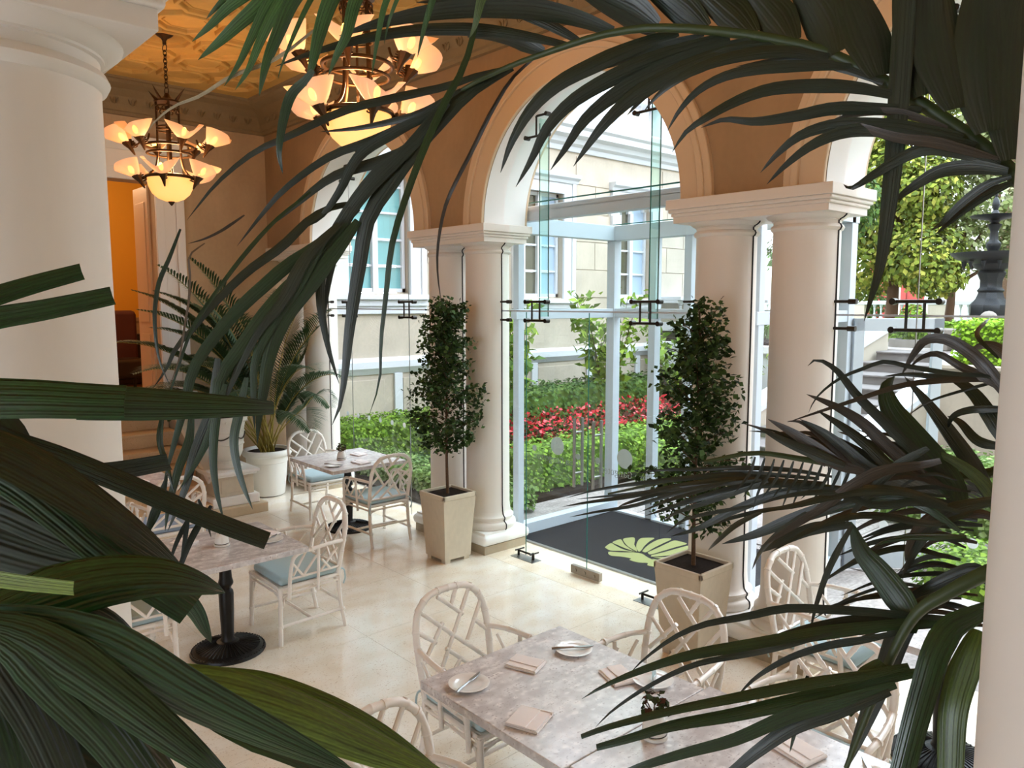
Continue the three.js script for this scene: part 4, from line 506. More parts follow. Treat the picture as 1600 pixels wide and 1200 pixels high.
// ---------- chandeliers ----------
const shadeMat = phy(0xffe4cc, .6, { emissive: 0xff9a58, emissiveIntensity: .38, side: THREE.DoubleSide, transmission: .35, thickness: 0 });
const bowlMat = phy(0xffe0b4, .55, { emissive: 0xffb050, emissiveIntensity: .8, side: THREE.DoubleSide });
const bulbMat = std(0xfff2d0, .5, { emissive: 0xffb84a, emissiveIntensity: 7 });
const shadeGeo = (() => {                                      // fluted fan, open towards the middle, notched at the top
  const P = [], uv = [], idx = [], A = 18, H = 6;
  for (let i = 0; i <= A; i++) for (let j = 0; j <= H; j++) { const a = (i / A - .5) * 3.9, t = j / H, notch = Math.exp(-((a / .34) ** 2)) * .055, hh = .175 * (1 - .22 * Math.pow(Math.abs(a) / 1.95, 3)) - notch, r = .03 + .115 * Math.pow(t, .82); P.push(Math.cos(a) * r * 1.12 - .01, t * hh, Math.sin(a) * r * 1.18); uv.push(i / A, t); }
  for (let i = 0; i < A; i++) for (let j = 0; j < H; j++) { const a = i * (H + 1) + j, b = a + H + 1; idx.push(a, a + 1, b, b, a + 1, b + 1); }
  const g = new THREE.BufferGeometry(); g.setAttribute('position', new THREE.Float32BufferAttribute(P, 3)); g.setAttribute('uv', new THREE.Float32BufferAttribute(uv, 2)); g.setIndex(idx); g.computeVertexNormals(); return clean(g);
})();
const torus = (r, t, y, seg = 40) => mv(new THREE.TorusGeometry(r, t, 8, seg), 0, y, 0, Math.PI / 2);
function chandelier(x, z, label, turn) {
  const c = thing('chandelier', label, 'chandelier', [x, CEIL, z], turn, 'bronze chandeliers with fluted glass shades'), Y = (h) => h - CEIL;
  obj('ceiling_rose', lathe([[.085, 0], [.085, -.012], [.07, -.03], [.03, -.055], [.018, -.075], [.018, -.11], [0, -.112]], 20), M.bronze, c);
  const links = []; for (let i = 0; i < 11; i++) { const k = i === 0 || i === 10, g = new THREE.TorusGeometry(k ? .036 : .017, .0045, 6, 14); if (!k) g.scale(1, 1.5, 1); g.rotateY(i % 2 ? QT : 0); g.translate(0, -.14 - i * .037 - (i > 0 ? .012 : 0) - (i === 10 ? .018 : 0), 0); links.push(g); } obj('chain', links, M.bronze, c);
  obj('crown', [lathe([[0, Y(4.41)], [.02, Y(4.40)], [.03, Y(4.37)], [.06, Y(4.345)], [.1, Y(4.33)], [.12, Y(4.325)], [.12, Y(4.31)], [0, Y(4.31)]], 16), ...[0, 1, 2, 3].map((i) => { const g = new THREE.ConeGeometry(.022, .15, 4); g.rotateZ(-.75); g.translate(.155, Y(4.385), 0); g.rotateY(i * QT + .4); return g; })], M.bronze, c);
  obj('scroll_band', [torus(.1, .008, Y(4.27)), ...Array.from({ length: 8 }, (_, i) => { const g = new THREE.TorusGeometry(.022, .006, 5, 10); g.rotateY(i * .785); g.translate(Math.sin(i * .785) * .1, Y(4.24), Math.cos(i * .785) * .1); return g; })], M.bronze, c);
  for (let i = 0; i < 4; i++) { const a = i * QT + .4, p = (r, h) => [Math.cos(a) * r, Y(h), Math.sin(a) * r]; obj('rod', tube([p(.1, 4.32), p(.1, 4.0), p(.105, 3.84), p(.11, 3.76), p(.135, 3.68), p(.19, 3.62)], .011, 7, 20), M.bronze, c); }
  obj('centre_rod', bar([0, Y(4.32), 0], [0, Y(3.66), 0], .009), M.bronze, c); obj('small_ring', [torus(.1, .008, Y(4.08)), torus(.1, .008, Y(4.05))], M.bronze, c); obj('upper_ring', [torus(.22, .013, Y(3.90)), torus(.2, .011, Y(3.83))], M.bronze, c); obj('lower_ring', [torus(.215, .016, Y(3.605), 48)], M.bronze, c);
  obj('bowl', lathe([[.0, Y(3.375)], [.06, Y(3.38)], [.12, Y(3.405)], [.17, Y(3.45)], [.2, Y(3.51)], [.21, Y(3.56)], [.212, Y(3.6)]], 36), bowlMat, c); obj('bowl_finial', lathe([[0, Y(3.335)], [.012, Y(3.345)], [.03, Y(3.37)], [.03, Y(3.378)], [0, Y(3.38)]], 12), M.bronze, c);
  const arm = (a, r, h, tilt, n) => {
    const piv = new THREE.Group(); const e = new THREE.Euler(0, -a, 0); const place = (g) => { g.rotateZ(-tilt); g.translate(r, Y(h), 0); g.rotateY(-a); return g; };
    const s = obj('glass_shade', place(shadeGeo.clone()), shadeMat, c);
    obj('bulb', place(mv(new THREE.SphereGeometry(.022, 8, 6).scale(1, 1.8, 1), .018, .075, 0)), bulbMat, s); obj('holder', [place(lathe([[0, -.13], [.008, -.12], [.022, -.05], [.045, 0], [.05, .018], [.035, .012], [0, .0]], 8)), place(tube([[-.02, -.03, 0], [-.08, -.05, 0], [-.13, -.01, 0]], .009, 6, 8)), ...[0, 1, 2, 3].map((k) => place(mv(new THREE.TorusGeometry(.022 - k * .003, .005, 5, 12), -.045, -.06 + k * .017, 0, Math.PI / 2)))], M.bronze, s);
  };
  for (let i = 0; i < 6; i++) arm(i / 6 * 6.2832 + .2, .37, 3.92, .5); for (let i = 0; i < 5; i++) arm(i / 5 * 6.2832 + .75, .29, 3.60, .5);
  const l = new THREE.PointLight(0xffcb94, 2.1, 0, 2); l.position.set(0, Y(3.72), 0); l.castShadow = true; l.shadow.radius = 6; c.add(l);
  return c;
}
chandelier(-7.95, -2.66, 'bronze chandelier with lit shell shades beside the left column', .2); chandelier(-4.47, -2.68, 'large bronze chandelier with lit shell shades behind palm leaves', .55); chandelier(-1.05, -2.70, 'bronze chandelier at the upper right, only its lowest shades showing', .1);
// ---------- potted trees ----------
function pottedTree(x, z, label, potLabel, h0, h1, wide, n, lean) {
  const p = thing('square_planter', potLabel, 'planter', [x, 0, z], 0, 'tall tapered square planters');
  const body = (t, b, y0, y1, inner) => { const g = new THREE.BoxGeometry(1, y1 - y0, 1, 1, 6, 1), q = g.attributes.position; for (let i = 0; i < q.count; i++) { const k = (q.getY(i) + (y1 - y0) / 2) / (y1 - y0), w = b + (t - b) * (.15 * k + .85 * Math.pow(k, 1.3)); q.setX(i, q.getX(i) * w * 2); q.setZ(i, q.getZ(i) * w * 2); } g.computeVertexNormals(); g.translate(0, (y0 + y1) / 2, 0); return boxUV(g); };
  obj('body', [toCreasedNormals(body(.188, .15, .035, .62), .5)], M.planter, p); const rim = []; for (const [a, b, c, d] of [[-.192, .192, -.192, -.168], [-.192, .192, .168, .192], [-.192, -.168, -.192, .192], [.168, .192, -.192, .192]]) rim.push(box(a, b, .6, .645, c, d, .007)); obj('rim', rim, M.planter, p);
  for (const [a, b] of [[-.11, -.11], [.11, -.11], [-.11, .11], [.11, .11]]) obj('foot', box(a - .03, a + .03, 0, .037, b - .03, b + .03), M.planter, p); obj('soil', box(-.17, .17, .60, .622, -.17, .17), M.soil, p);
  const t = thing('potted_tree', label, 'tree', [x, .622, z]), Y = (h) => h - .622, st = [tube([[0, -.06, 0], [lean * .3, Y(h0), .01], [lean, Y((h0 + h1) / 2), 0], [lean * 1.1, Y(h1), 0]], (k) => .016 * (1 - .7 * k), 8, 16)], pts = [];
  for (let i = 0; i < 46; i++) { const k = i / 46, y = h0 + (h1 - h0) * (k * .97), w = wide * (k < .12 ? .6 + k * 3.3 : 1.06 - .80 * (k - .12)), a = i * 2.4 + rr(-.4, .4), r = w * rr(.6, 1), e = V(lean + Math.cos(a) * r, Y(y + rr(.0, .16)), Math.max(-.24, Math.sin(a) * r)), s = V(lean * k, Y(y - .05), 0); st.push(tube([s, s.clone().lerp(e, .55).add(V(0, .03, 0)), e], (q) => .0055 * (1 - .7 * q), 5, 6));
    for (let j = 0; j < n / 46; j++) { const q = s.clone().lerp(e, Math.pow(rr(.08, 1), .7)); q.add(V(rr(-1, 1), rr(-1, 1), rr(-1, 1)).multiplyScalar(.065)); q.z = Math.max(q.z, -.26); pts.push(q); } }
  obj('trunk', st, M.bark, t); foliage('leaves', pts, .042, [0x2f4420, 0x3d5429, 0x26381a, 0x4c6434], t, { aspect: .42 });
}
pottedTree(-5.69, -4.29, 'small dark leaved tree in a planter before the middle columns', 'tapered square beige planter left of the glass doors', 1.05, 2.42, .46, 4300, .0);
pottedTree(-2.98, -4.33, 'small dark leaved tree in a planter before the right columns', 'tapered square beige planter right of the glass doors', .95, 2.34, .43, 3700, .0);
{ // areca palm in the round pot at the far corner
  const p = thing('round_pot', 'large round white pot in the far left corner', 'pot', [-9.15, 0, -4.08]); obj('body', lathe([[0, .012], [.2, .012], [.205, .02], [.235, .3], [.245, .42], [.252, .425], [.258, .5], [.285, .505], [.298, .52], [.3, .56], [.29, .58], [.262, .58], [.255, .54], [0, .53]], 40), M.pot, p); obj('soil', mv(new THREE.CylinderGeometry(.25, .25, .02, 28), 0, .535, 0), M.soil, p); obj('castor_base', lathe([[0, 0], [.17, 0], [.17, .014], [0, .014]], 24), M.seal, p);
  const t = thing('areca_palm', 'feathery potted palm in the far left corner', 'palm', [-9.15, .545, -4.08]);
  const frond = (az, len, up, bend, n = 44) => {
    const d = V(Math.cos(az), 0, Math.sin(az)), P = []; let q = V(rr(-.08, .08), 0, rr(-.08, .08)), el = up; for (let i = 0; i <= 14; i++) { P.push(q.clone()); q.add(d.clone().multiplyScalar(Math.cos(el) * len / 14)).add(V(0, Math.sin(el) * len / 14, 0)); el -= bend / 14 * (.35 + i / 9); q.x = Math.max(q.x, -.80); q.z = Math.max(q.z, -.38); }
    const c = new THREE.CatmullRomCurve3(P), st = tube(P, (k) => .010 * (1 - .8 * k), 5, 18), lf = [];
    for (let i = 0; i < n; i++) { const k = .34 + .65 * i / (n - 1), b = c.getPointAt(k), tg = c.getTangentAt(k), side = new THREE.Vector3().crossVectors(tg, V(0, 1, 0)).normalize(), nn = new THREE.Vector3().crossVectors(side, tg), l = .42 * Math.sin(Math.PI * (.16 + .80 * (k - .3) / .7)) * rr(.85, 1.1);
      for (const s of [-1, 1]) { const e = tg.clone().multiplyScalar(.75).addScaledVector(side, s * .8).addScaledVector(nn, .28).normalize(); const cl = (v) => { v.x = Math.max(v.x, -.92); v.z = Math.max(v.z, -.50); return v; }; lf.push(ribbon([b, cl(b.clone().addScaledVector(e, l * .5)), cl(b.clone().addScaledVector(e, l).add(V(0, -l * .22, 0)))], .0125, 4)); } }
    const m = obj('frond', lf, folPalm, t); obj('frond_stalk', st, palmStalk, m);
  };
  const folPalm = thinLeaf(0x33502a, .15), palmStalk = std(0x9c8a3e, .6);
  for (const f of [[.3, 2.3, 1.45, .9], [2.0, 2.5, 1.4, 1.1], [-1.2, 2.2, 1.3, 1.3], [1.0, 2.0, 1.2, 1.4], [-.3, 1.9, 1.15, 1.5], [2.8, 2.2, 1.3, 1.2], [1.5, 2.6, 1.5, .8], [.7, 2.3, 1.35, 1.1], [-.8, 1.7, 1.0, 1.6], [3.5, 1.8, 1.2, 1.3], [1.9, 1.8, 1.05, 1.5], [.1, 1.5, .9, 1.6], [1.3, 1.6, .95, 1.5], [-1.6, 1.6, 1.15, 1.5], [2.4, 1.5, .9, 1.4], [-.5, 2.3, 1.4, 1.2], [.55, 2.0, 1.3, 1.3], [1.15, 2.3, 1.45, 1.0], [1.75, 2.2, 1.3, 1.2], [2.2, 2.3, 1.45, 1.0], [-.1, 2.4, 1.45, 1.0], [.85, 1.7, 1.1, 1.5], [1.6, 1.9, 1.2, 1.4], [.0, 1.9, 1.2, 1.4], [1.45, 2.5, 1.25, 1.1], [1.7, 2.3, 1.15, 1.2], [1.95, 2.6, 1.3, 1.0], [1.25, 2.2, 1.05, 1.3], [1.6, 2.0, .9, 1.3], [1.35, 2.7, 1.38, .9], [2.6, 1.9, 1.2, 1.3]]) frond(...f);
}
// ---------- foreground palms ----------
// a palm blade: a folded strip through the given points, each with a half width
function blade(P, W, tilt, fold = .28, seg = 22) {
  const c = new THREE.CatmullRomCurve3(P, false, 'centripetal'), pos = [], uv = [], idx = [], n = seg + 1, K = 5; let len = 0, prev = null;
  for (let i = 0; i < n; i++) {
    const t = i / seg, p = c.getPointAt(t), tg = c.getTangentAt(t), view = p.clone().sub(EYE).normalize(); let side = new THREE.Vector3().crossVectors(tg, view).normalize(); if (prev && side.dot(prev) < 0) side.negate(); prev = side.clone();
    const nn = new THREE.Vector3().crossVectors(side, tg).normalize(), a = typeof tilt === 'function' ? tilt(t) : tilt; side = side.multiplyScalar(Math.cos(a)).addScaledVector(nn, Math.sin(a)); const n2v = new THREE.Vector3().crossVectors(side, tg).normalize(), w = W(t); if (i) len += p.distanceTo(c.getPointAt((i - 1) / seg));
    for (let k = 0; k < K; k++) { const s = k / (K - 1) * 2 - 1, q = p.clone().addScaledVector(side, s * w).addScaledVector(n2v, w * fold * (Math.abs(s) - .5 + .12 * Math.cos(s * 9))); pos.push(q.x, q.y, q.z); uv.push(k / (K - 1), len * 6); }
  }
  for (let i = 0; i < n - 1; i++) for (let k = 0; k < K - 1; k++) { const a = i * K + k, b = a + K; idx.push(a, a + 1, b, b, a + 1, b + 1); }
  const g = new THREE.BufferGeometry(); g.setAttribute('position', new THREE.Float32BufferAttribute(pos, 3)); g.setAttribute('uv', new THREE.Float32BufferAttribute(uv, 2)); g.setIndex(idx); g.computeVertexNormals(); return clean(g);
}
const taper = (w0, cut = 0, base = .45) => (t) => w0 * Math.min(1, base + (1 - base) * Math.pow(Math.min(1, t / .3), .8)) * (cut === 2 ? 1 - .62 * Math.pow(t, 1.6) : cut ? 1 - .25 * t : Math.pow(Math.max(0, 1 - Math.pow(t, 2.6)), .8) + .02);
// leaf(parent, [x, y, x, y ...] in the photograph, full width there, distance at base and tip, material)
function leaf(parent, xy, w, d0, d1, mat, o = {}) {
  const P = [], n = xy.length / 2; for (let i = 0; i < n; i++) { const k = i / (n - 1); P.push(at(xy[i * 2], xy[i * 2 + 1], d0 + (d1 - d0) * k + (o.bow || 0) * Math.sin(k * Math.PI))); }
  const dm = (d0 + d1) / 2, tilt = o.tilt ?? rr(-.55, .55); return obj(o.name || 'leaflet', blade(P, taper(w / 2 / FOCAL * dm / Math.cos(tilt) * (o.k || 1.08), o.cut, o.base), tilt, o.fold ?? .28, o.seg || 20), mat, parent);
}
const kp = thing('kentia_palm', 'tall arching palm whose dark fronds hang across the top and right', 'palm', [.22, 0, -1.75]), Kp = new THREE.Group();
const inv = (g) => { g.translate(-kp.position.x, 0, -kp.position.z); return g; };
const F = (name, xy, d0, d1, r0, r1, mat) => { const P = [], n = xy.length / 2; for (let i = 0; i < n; i++) P.push(at(xy[i * 2], xy[i * 2 + 1], d0 + (d1 - d0) * i / (n - 1))); return obj(name, tube(P, (t) => r0 + (r1 - r0) * t, 7, 30), mat, kp); };
const stalk = std(0x33401c, .5);
const DD = [.82, 1.12];                                           // distance along the upper frond, right to left
const dAt = (x) => DD[0] + (DD[1] - DD[0]) * Math.max(0, Math.min(1.15, (1590 - x) / 890));
const f1 = F('frond', [1700, 420, 1640, 335, 1590, 280, 1540, 232, 1480, 190, 1420, 150, 1340, 105, 1280, 78, 1200, 60, 1130, 50, 1050, 44, 1000, 45, 940, 55, 890, 70, 850, 84, 800, 102, 740, 130, 700, 155], .80, 1.12, .0095, .003, stalk);
const up1 = (xy, w, m = L.dark, o = {}) => leaf(f1, xy, w, dAt(xy[0]), dAt(xy[0]) + (o.away ?? .04), m, o);
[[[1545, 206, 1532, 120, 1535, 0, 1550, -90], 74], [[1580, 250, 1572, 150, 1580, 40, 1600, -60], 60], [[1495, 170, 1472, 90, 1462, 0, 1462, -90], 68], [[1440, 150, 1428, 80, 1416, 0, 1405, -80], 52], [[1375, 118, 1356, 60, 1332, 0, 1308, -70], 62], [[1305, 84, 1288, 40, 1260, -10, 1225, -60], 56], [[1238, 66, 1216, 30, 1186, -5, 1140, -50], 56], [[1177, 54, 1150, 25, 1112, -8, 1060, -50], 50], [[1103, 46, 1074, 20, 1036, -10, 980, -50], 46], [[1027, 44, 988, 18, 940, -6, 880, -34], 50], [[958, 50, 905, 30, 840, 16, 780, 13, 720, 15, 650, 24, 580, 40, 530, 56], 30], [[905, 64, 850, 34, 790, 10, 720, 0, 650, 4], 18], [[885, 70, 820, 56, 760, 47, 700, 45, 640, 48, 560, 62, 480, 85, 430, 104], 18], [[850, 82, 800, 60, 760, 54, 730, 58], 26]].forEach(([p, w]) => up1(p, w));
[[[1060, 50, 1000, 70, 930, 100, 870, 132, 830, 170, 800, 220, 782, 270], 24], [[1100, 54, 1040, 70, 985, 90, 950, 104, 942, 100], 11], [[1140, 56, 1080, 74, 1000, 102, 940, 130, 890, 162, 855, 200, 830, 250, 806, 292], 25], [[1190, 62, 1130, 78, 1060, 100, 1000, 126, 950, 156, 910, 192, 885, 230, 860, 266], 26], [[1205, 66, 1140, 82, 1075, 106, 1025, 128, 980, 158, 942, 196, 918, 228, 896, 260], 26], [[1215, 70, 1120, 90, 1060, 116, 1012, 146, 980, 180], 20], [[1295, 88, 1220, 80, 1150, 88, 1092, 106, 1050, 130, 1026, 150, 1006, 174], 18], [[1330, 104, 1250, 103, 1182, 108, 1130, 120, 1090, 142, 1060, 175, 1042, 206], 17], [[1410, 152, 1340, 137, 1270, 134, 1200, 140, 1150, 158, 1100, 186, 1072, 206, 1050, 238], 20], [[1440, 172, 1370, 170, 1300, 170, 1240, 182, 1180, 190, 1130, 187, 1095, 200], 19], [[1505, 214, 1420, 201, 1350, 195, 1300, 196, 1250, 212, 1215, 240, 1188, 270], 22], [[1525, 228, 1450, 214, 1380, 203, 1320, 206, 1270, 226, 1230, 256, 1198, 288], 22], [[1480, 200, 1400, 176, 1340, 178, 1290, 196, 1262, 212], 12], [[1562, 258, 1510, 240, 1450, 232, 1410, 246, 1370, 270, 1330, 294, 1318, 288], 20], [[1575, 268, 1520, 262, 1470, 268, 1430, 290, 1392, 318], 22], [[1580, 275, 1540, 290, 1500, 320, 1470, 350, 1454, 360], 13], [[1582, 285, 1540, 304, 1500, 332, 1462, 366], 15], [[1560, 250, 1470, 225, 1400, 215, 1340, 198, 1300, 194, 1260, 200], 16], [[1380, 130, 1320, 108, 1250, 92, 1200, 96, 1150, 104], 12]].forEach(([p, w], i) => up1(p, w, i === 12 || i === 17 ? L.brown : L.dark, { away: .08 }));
up1([1418, -60, 1411, 40, 1404, 150, 1396, 250, 1386, 340, 1374, 420, 1350, 502], 30, L.dark, { away: 0, base: .9 });
// the drooping tip of the frond
const tip = (xy, w, m = L.dark, d = 1.1, d2 = 1.16, o = {}) => leaf(f1, xy, w, d, d2, m, { k: .8, ...o });
[[[800, 105, 740, 120, 700, 134, 620, 152, 540, 172, 448, 214, 400, 236, 340, 285, 292, 344], 17], [[790, 108, 740, 135, 690, 165, 656, 186, 580, 220, 516, 244, 444, 296, 420, 322, 370, 385], 19], [[780, 115, 720, 150, 680, 190, 640, 232, 600, 250, 520, 276, 460, 322, 425, 352], 26], [[800, 104, 735, 142, 690, 185, 650, 228, 612, 282, 575, 340, 562, 410, 545, 520, 537, 600, 528, 645, 519, 664], 34], [[700, 160, 640, 232, 590, 272, 545, 330, 508, 398, 500, 460, 512, 540, 530, 600], 27], [[690, 165, 630, 240, 572, 300, 538, 350, 522, 400, 512, 450, 506, 505], 24], [[720, 140, 660, 175, 610, 190, 560, 200, 500, 206], 14], [[690, 170, 620, 205, 560, 245, 530, 300, 500, 340, 470, 358], 22]].forEach(([p, w]) => tip(p, w));
tip([752, -20, 738, 60, 722, 110, 700, 150, 670, 214, 646, 274, 616, 366, 609, 403, 603, 461, 595, 534, 594, 587, 588, 616, 577, 648], 15, L.sleek, 1.05, 1.1); tip([838, 88, 802, 120, 770, 170, 740, 230, 700, 310, 690, 345, 683, 400, 686, 450, 691, 475], 9, L.brown, 1.1, 1.3);
tip([485, 300, 433, 342, 385, 394, 338, 456, 301, 512, 270, 600, 250, 655], 9, L.sleek, 1.12, 1.1); tip([560, 318, 520, 323, 485, 342, 441, 384, 389, 422, 345, 463, 315, 496, 303, 512, 275, 543, 259, 578, 238, 608], 19, L.dark, 1.15, 1.12); tip([560, 325, 500, 380, 450, 414, 420, 440, 376, 480, 335, 527, 303, 575, 287, 640, 268, 708, 255, 756], 27, L.mid, 1.15, 1.1); tip([545, 340, 490, 410, 450, 450, 414, 490, 376, 543, 344, 590, 335, 657, 310, 717, 278, 768], 30, L.mid, 1.13, 1.08); tip([560, 345, 520, 400, 480, 450, 443, 500, 420, 560, 412, 610, 404, 660, 402, 694], 34, L.mid, 1.13, 1.1); tip([530, 350, 480, 400, 440, 470, 400, 520, 370, 580, 345, 640], 26, L.dark, 1.12, 1.1); tip([510, 370, 470, 440, 430, 500, 400, 560, 396, 620, 398, 672], 22, L.mid, 1.12, 1.1); tip([352, 600, 338, 651, 333, 717, 338, 765, 349, 812], 18, L.mid, 1.08, 1.06); tip([385, 590, 373, 645, 365, 686, 370, 727, 382, 765, 395, 796], 19, L.mid, 1.08, 1.06); tip([340, 560, 330, 640, 310, 690, 300, 720, 290, 760, 262, 830], 22, L.dark, 1.1, 1.08); tip([282, 358, 264, 405, 249, 440, 243, 475, 242, 505, 249, 562, 266, 604], 9, L.sleek, 1.1, 1.1); tip([320, 380, 296, 400, 297, 430, 295, 470, 290, 500, 280, 560, 262, 612], 5, L.tan, 1.1, 1.1); tip([382, 336, 362, 350, 345, 361, 320, 373, 293, 381], 6, L.brown, 1.1, 1.1); tip([300, 640, 295, 690, 280, 730, 262, 800, 258, 830], 18, L.mid, 1.1, 1.08); tip([255, 640, 250, 690, 262, 730, 272, 770], 12, L.sleek, 1.08, 1.06);
// second frond, its stalk above the frame
const f2 = F('frond', [1750, 260, 1660, 20, 1480, -150, 1250, -170, 1000, -150, 800, -110, 640, -80, 540, -75, 470, -90], .84, .98, .010, .003, stalk);
const up2 = (xy, w, m = L.bright, d = .98) => leaf(f2, xy, w, d, d + .03, m);
[[[450, -88, 400, -22, 356, 12, 326, 42, 300, 65], 19], [[470, -88, 412, 0, 372, 38, 342, 66, 309, 94], 24], [[490, -84, 422, 0, 396, 52, 373, 100, 350, 135], 16], [[500, -80, 436, 5, 408, 60, 387, 110, 367, 141], 17], [[520, -78, 458, 0, 436, 50, 416, 100, 405, 150], 23], [[530, -76, 480, 10, 452, 72, 439, 106, 434, 124], 8], [[560, -78, 517, 0, 500, 50, 488, 100, 478, 135], 24], [[600, -80, 556, 0, 541, 56, 526, 86, 513, 118], 20], [[650, -82, 604, 0, 590, 60, 581, 118], 10], [[660, -84, 616, 10, 606, 40, 600, 70], 7], [[430, -92, 380, -30, 340, 10, 322, 30], 14], [[700, -90, 676, 0, 664, 40, 652, 90], 11]].forEach(([p, w]) => up2(p, w));
up2([490, 110, 474, 128, 455, 148, 442, 190, 436, 240, 442, 272], 15, L.sleek, .98); up2([775, -60, 752, 0, 742, 40, 733, 60], 15, L.olive, .97); up2([500, 40, 430, 92, 360, 120, 312, 150, 272, 166, 242, 190, 221, 220], 6, L.dry, 1.0);
// lower frond reaching in from the right
const f3 = F('frond', [1680, 640, 1620, 690, 1560, 735, 1470, 745, 1370, 736, 1322, 729, 1251, 717, 1180, 708, 1100, 722], 1.05, 1.2, .009, .003, stalk);
const lo = (par, xy, w, d0 = 1.05, d1 = 1.12, m = L.dark, o = {}) => leaf(par, xy, w, d0, d1, m, { k: .88, ...o });
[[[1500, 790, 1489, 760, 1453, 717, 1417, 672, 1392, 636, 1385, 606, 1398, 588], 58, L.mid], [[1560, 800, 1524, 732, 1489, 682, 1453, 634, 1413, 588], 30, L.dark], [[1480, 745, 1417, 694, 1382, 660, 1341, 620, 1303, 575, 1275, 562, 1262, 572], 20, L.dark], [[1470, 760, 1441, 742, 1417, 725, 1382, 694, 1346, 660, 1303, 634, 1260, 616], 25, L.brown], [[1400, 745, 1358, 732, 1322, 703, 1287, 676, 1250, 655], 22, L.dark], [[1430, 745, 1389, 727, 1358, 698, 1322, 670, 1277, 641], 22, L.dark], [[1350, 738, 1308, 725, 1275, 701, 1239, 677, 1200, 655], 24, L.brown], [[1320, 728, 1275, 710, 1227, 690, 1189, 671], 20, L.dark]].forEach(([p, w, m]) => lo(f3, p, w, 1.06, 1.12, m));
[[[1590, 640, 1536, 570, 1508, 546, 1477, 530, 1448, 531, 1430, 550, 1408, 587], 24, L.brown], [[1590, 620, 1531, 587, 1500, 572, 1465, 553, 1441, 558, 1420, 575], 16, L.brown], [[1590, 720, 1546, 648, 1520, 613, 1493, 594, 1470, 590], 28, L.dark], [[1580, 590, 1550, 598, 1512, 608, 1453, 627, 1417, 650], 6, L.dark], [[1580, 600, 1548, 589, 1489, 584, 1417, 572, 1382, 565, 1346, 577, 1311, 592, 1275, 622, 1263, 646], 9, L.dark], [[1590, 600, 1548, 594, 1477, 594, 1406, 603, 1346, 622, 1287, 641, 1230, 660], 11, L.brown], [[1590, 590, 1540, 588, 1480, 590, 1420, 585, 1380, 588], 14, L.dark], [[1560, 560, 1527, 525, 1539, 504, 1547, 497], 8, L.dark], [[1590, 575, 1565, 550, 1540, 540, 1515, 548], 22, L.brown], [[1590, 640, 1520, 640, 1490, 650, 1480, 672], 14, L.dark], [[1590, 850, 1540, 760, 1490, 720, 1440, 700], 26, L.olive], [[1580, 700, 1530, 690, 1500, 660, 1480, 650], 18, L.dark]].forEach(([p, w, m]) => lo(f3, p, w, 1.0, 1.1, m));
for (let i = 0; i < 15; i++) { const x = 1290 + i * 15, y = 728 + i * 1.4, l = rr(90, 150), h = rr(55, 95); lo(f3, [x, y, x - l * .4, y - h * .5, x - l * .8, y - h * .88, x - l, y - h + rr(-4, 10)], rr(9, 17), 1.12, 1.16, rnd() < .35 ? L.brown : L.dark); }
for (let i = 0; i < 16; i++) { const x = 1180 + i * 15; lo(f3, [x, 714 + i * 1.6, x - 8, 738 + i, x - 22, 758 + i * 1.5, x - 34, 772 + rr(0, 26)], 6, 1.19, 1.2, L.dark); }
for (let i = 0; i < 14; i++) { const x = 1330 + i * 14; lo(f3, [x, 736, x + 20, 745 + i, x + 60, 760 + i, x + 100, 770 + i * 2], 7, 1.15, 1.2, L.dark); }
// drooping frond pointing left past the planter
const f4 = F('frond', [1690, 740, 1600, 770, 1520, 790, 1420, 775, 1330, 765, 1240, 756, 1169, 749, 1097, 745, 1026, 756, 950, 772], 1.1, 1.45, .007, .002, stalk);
[[[1300, 745, 1240, 735, 1160, 731, 1097, 733, 1026, 735, 990, 741], 9], [[1280, 748, 1200, 742, 1100, 745, 1000, 755, 930, 766, 885, 778], 10], [[1290, 755, 1150, 750, 1060, 760, 980, 776, 910, 786, 878, 792], 12], [[1260, 754, 1140, 753, 1050, 766, 980, 786, 966, 792], 12], [[1280, 758, 1180, 758, 1100, 776, 1050, 792, 1008, 806], 14], [[1310, 764, 1220, 771, 1150, 796, 1090, 826, 1048, 838], 17], [[1260, 788, 1180, 800, 1120, 816, 1080, 830], 8], [[1350, 788, 1300, 793, 1240, 811, 1180, 835, 1128, 850], 24], [[1330, 820, 1270, 826, 1220, 846, 1184, 864], 22], [[1190, 750, 1080, 762, 980, 772, 900, 780], 8], [[1150, 750, 1060, 770, 990, 790, 930, 800, 890, 808], 8], [[1120, 760, 1050, 780, 1000, 800], 7], [[1200, 752, 1120, 780, 1060, 800, 1040, 812], 10], [[1230, 742, 1150, 738, 1060, 748, 960, 762], 7], [[1180, 790, 1120, 800, 1070, 812, 1040, 834], 7], [[1190, 800, 1150, 820, 1120, 846, 1106, 860], 10], [[1260, 800, 1220, 830, 1190, 860, 1175, 890], 10]].forEach(([p, w]) => lo(f4, p, w, 1.25, 1.42, L.dark));
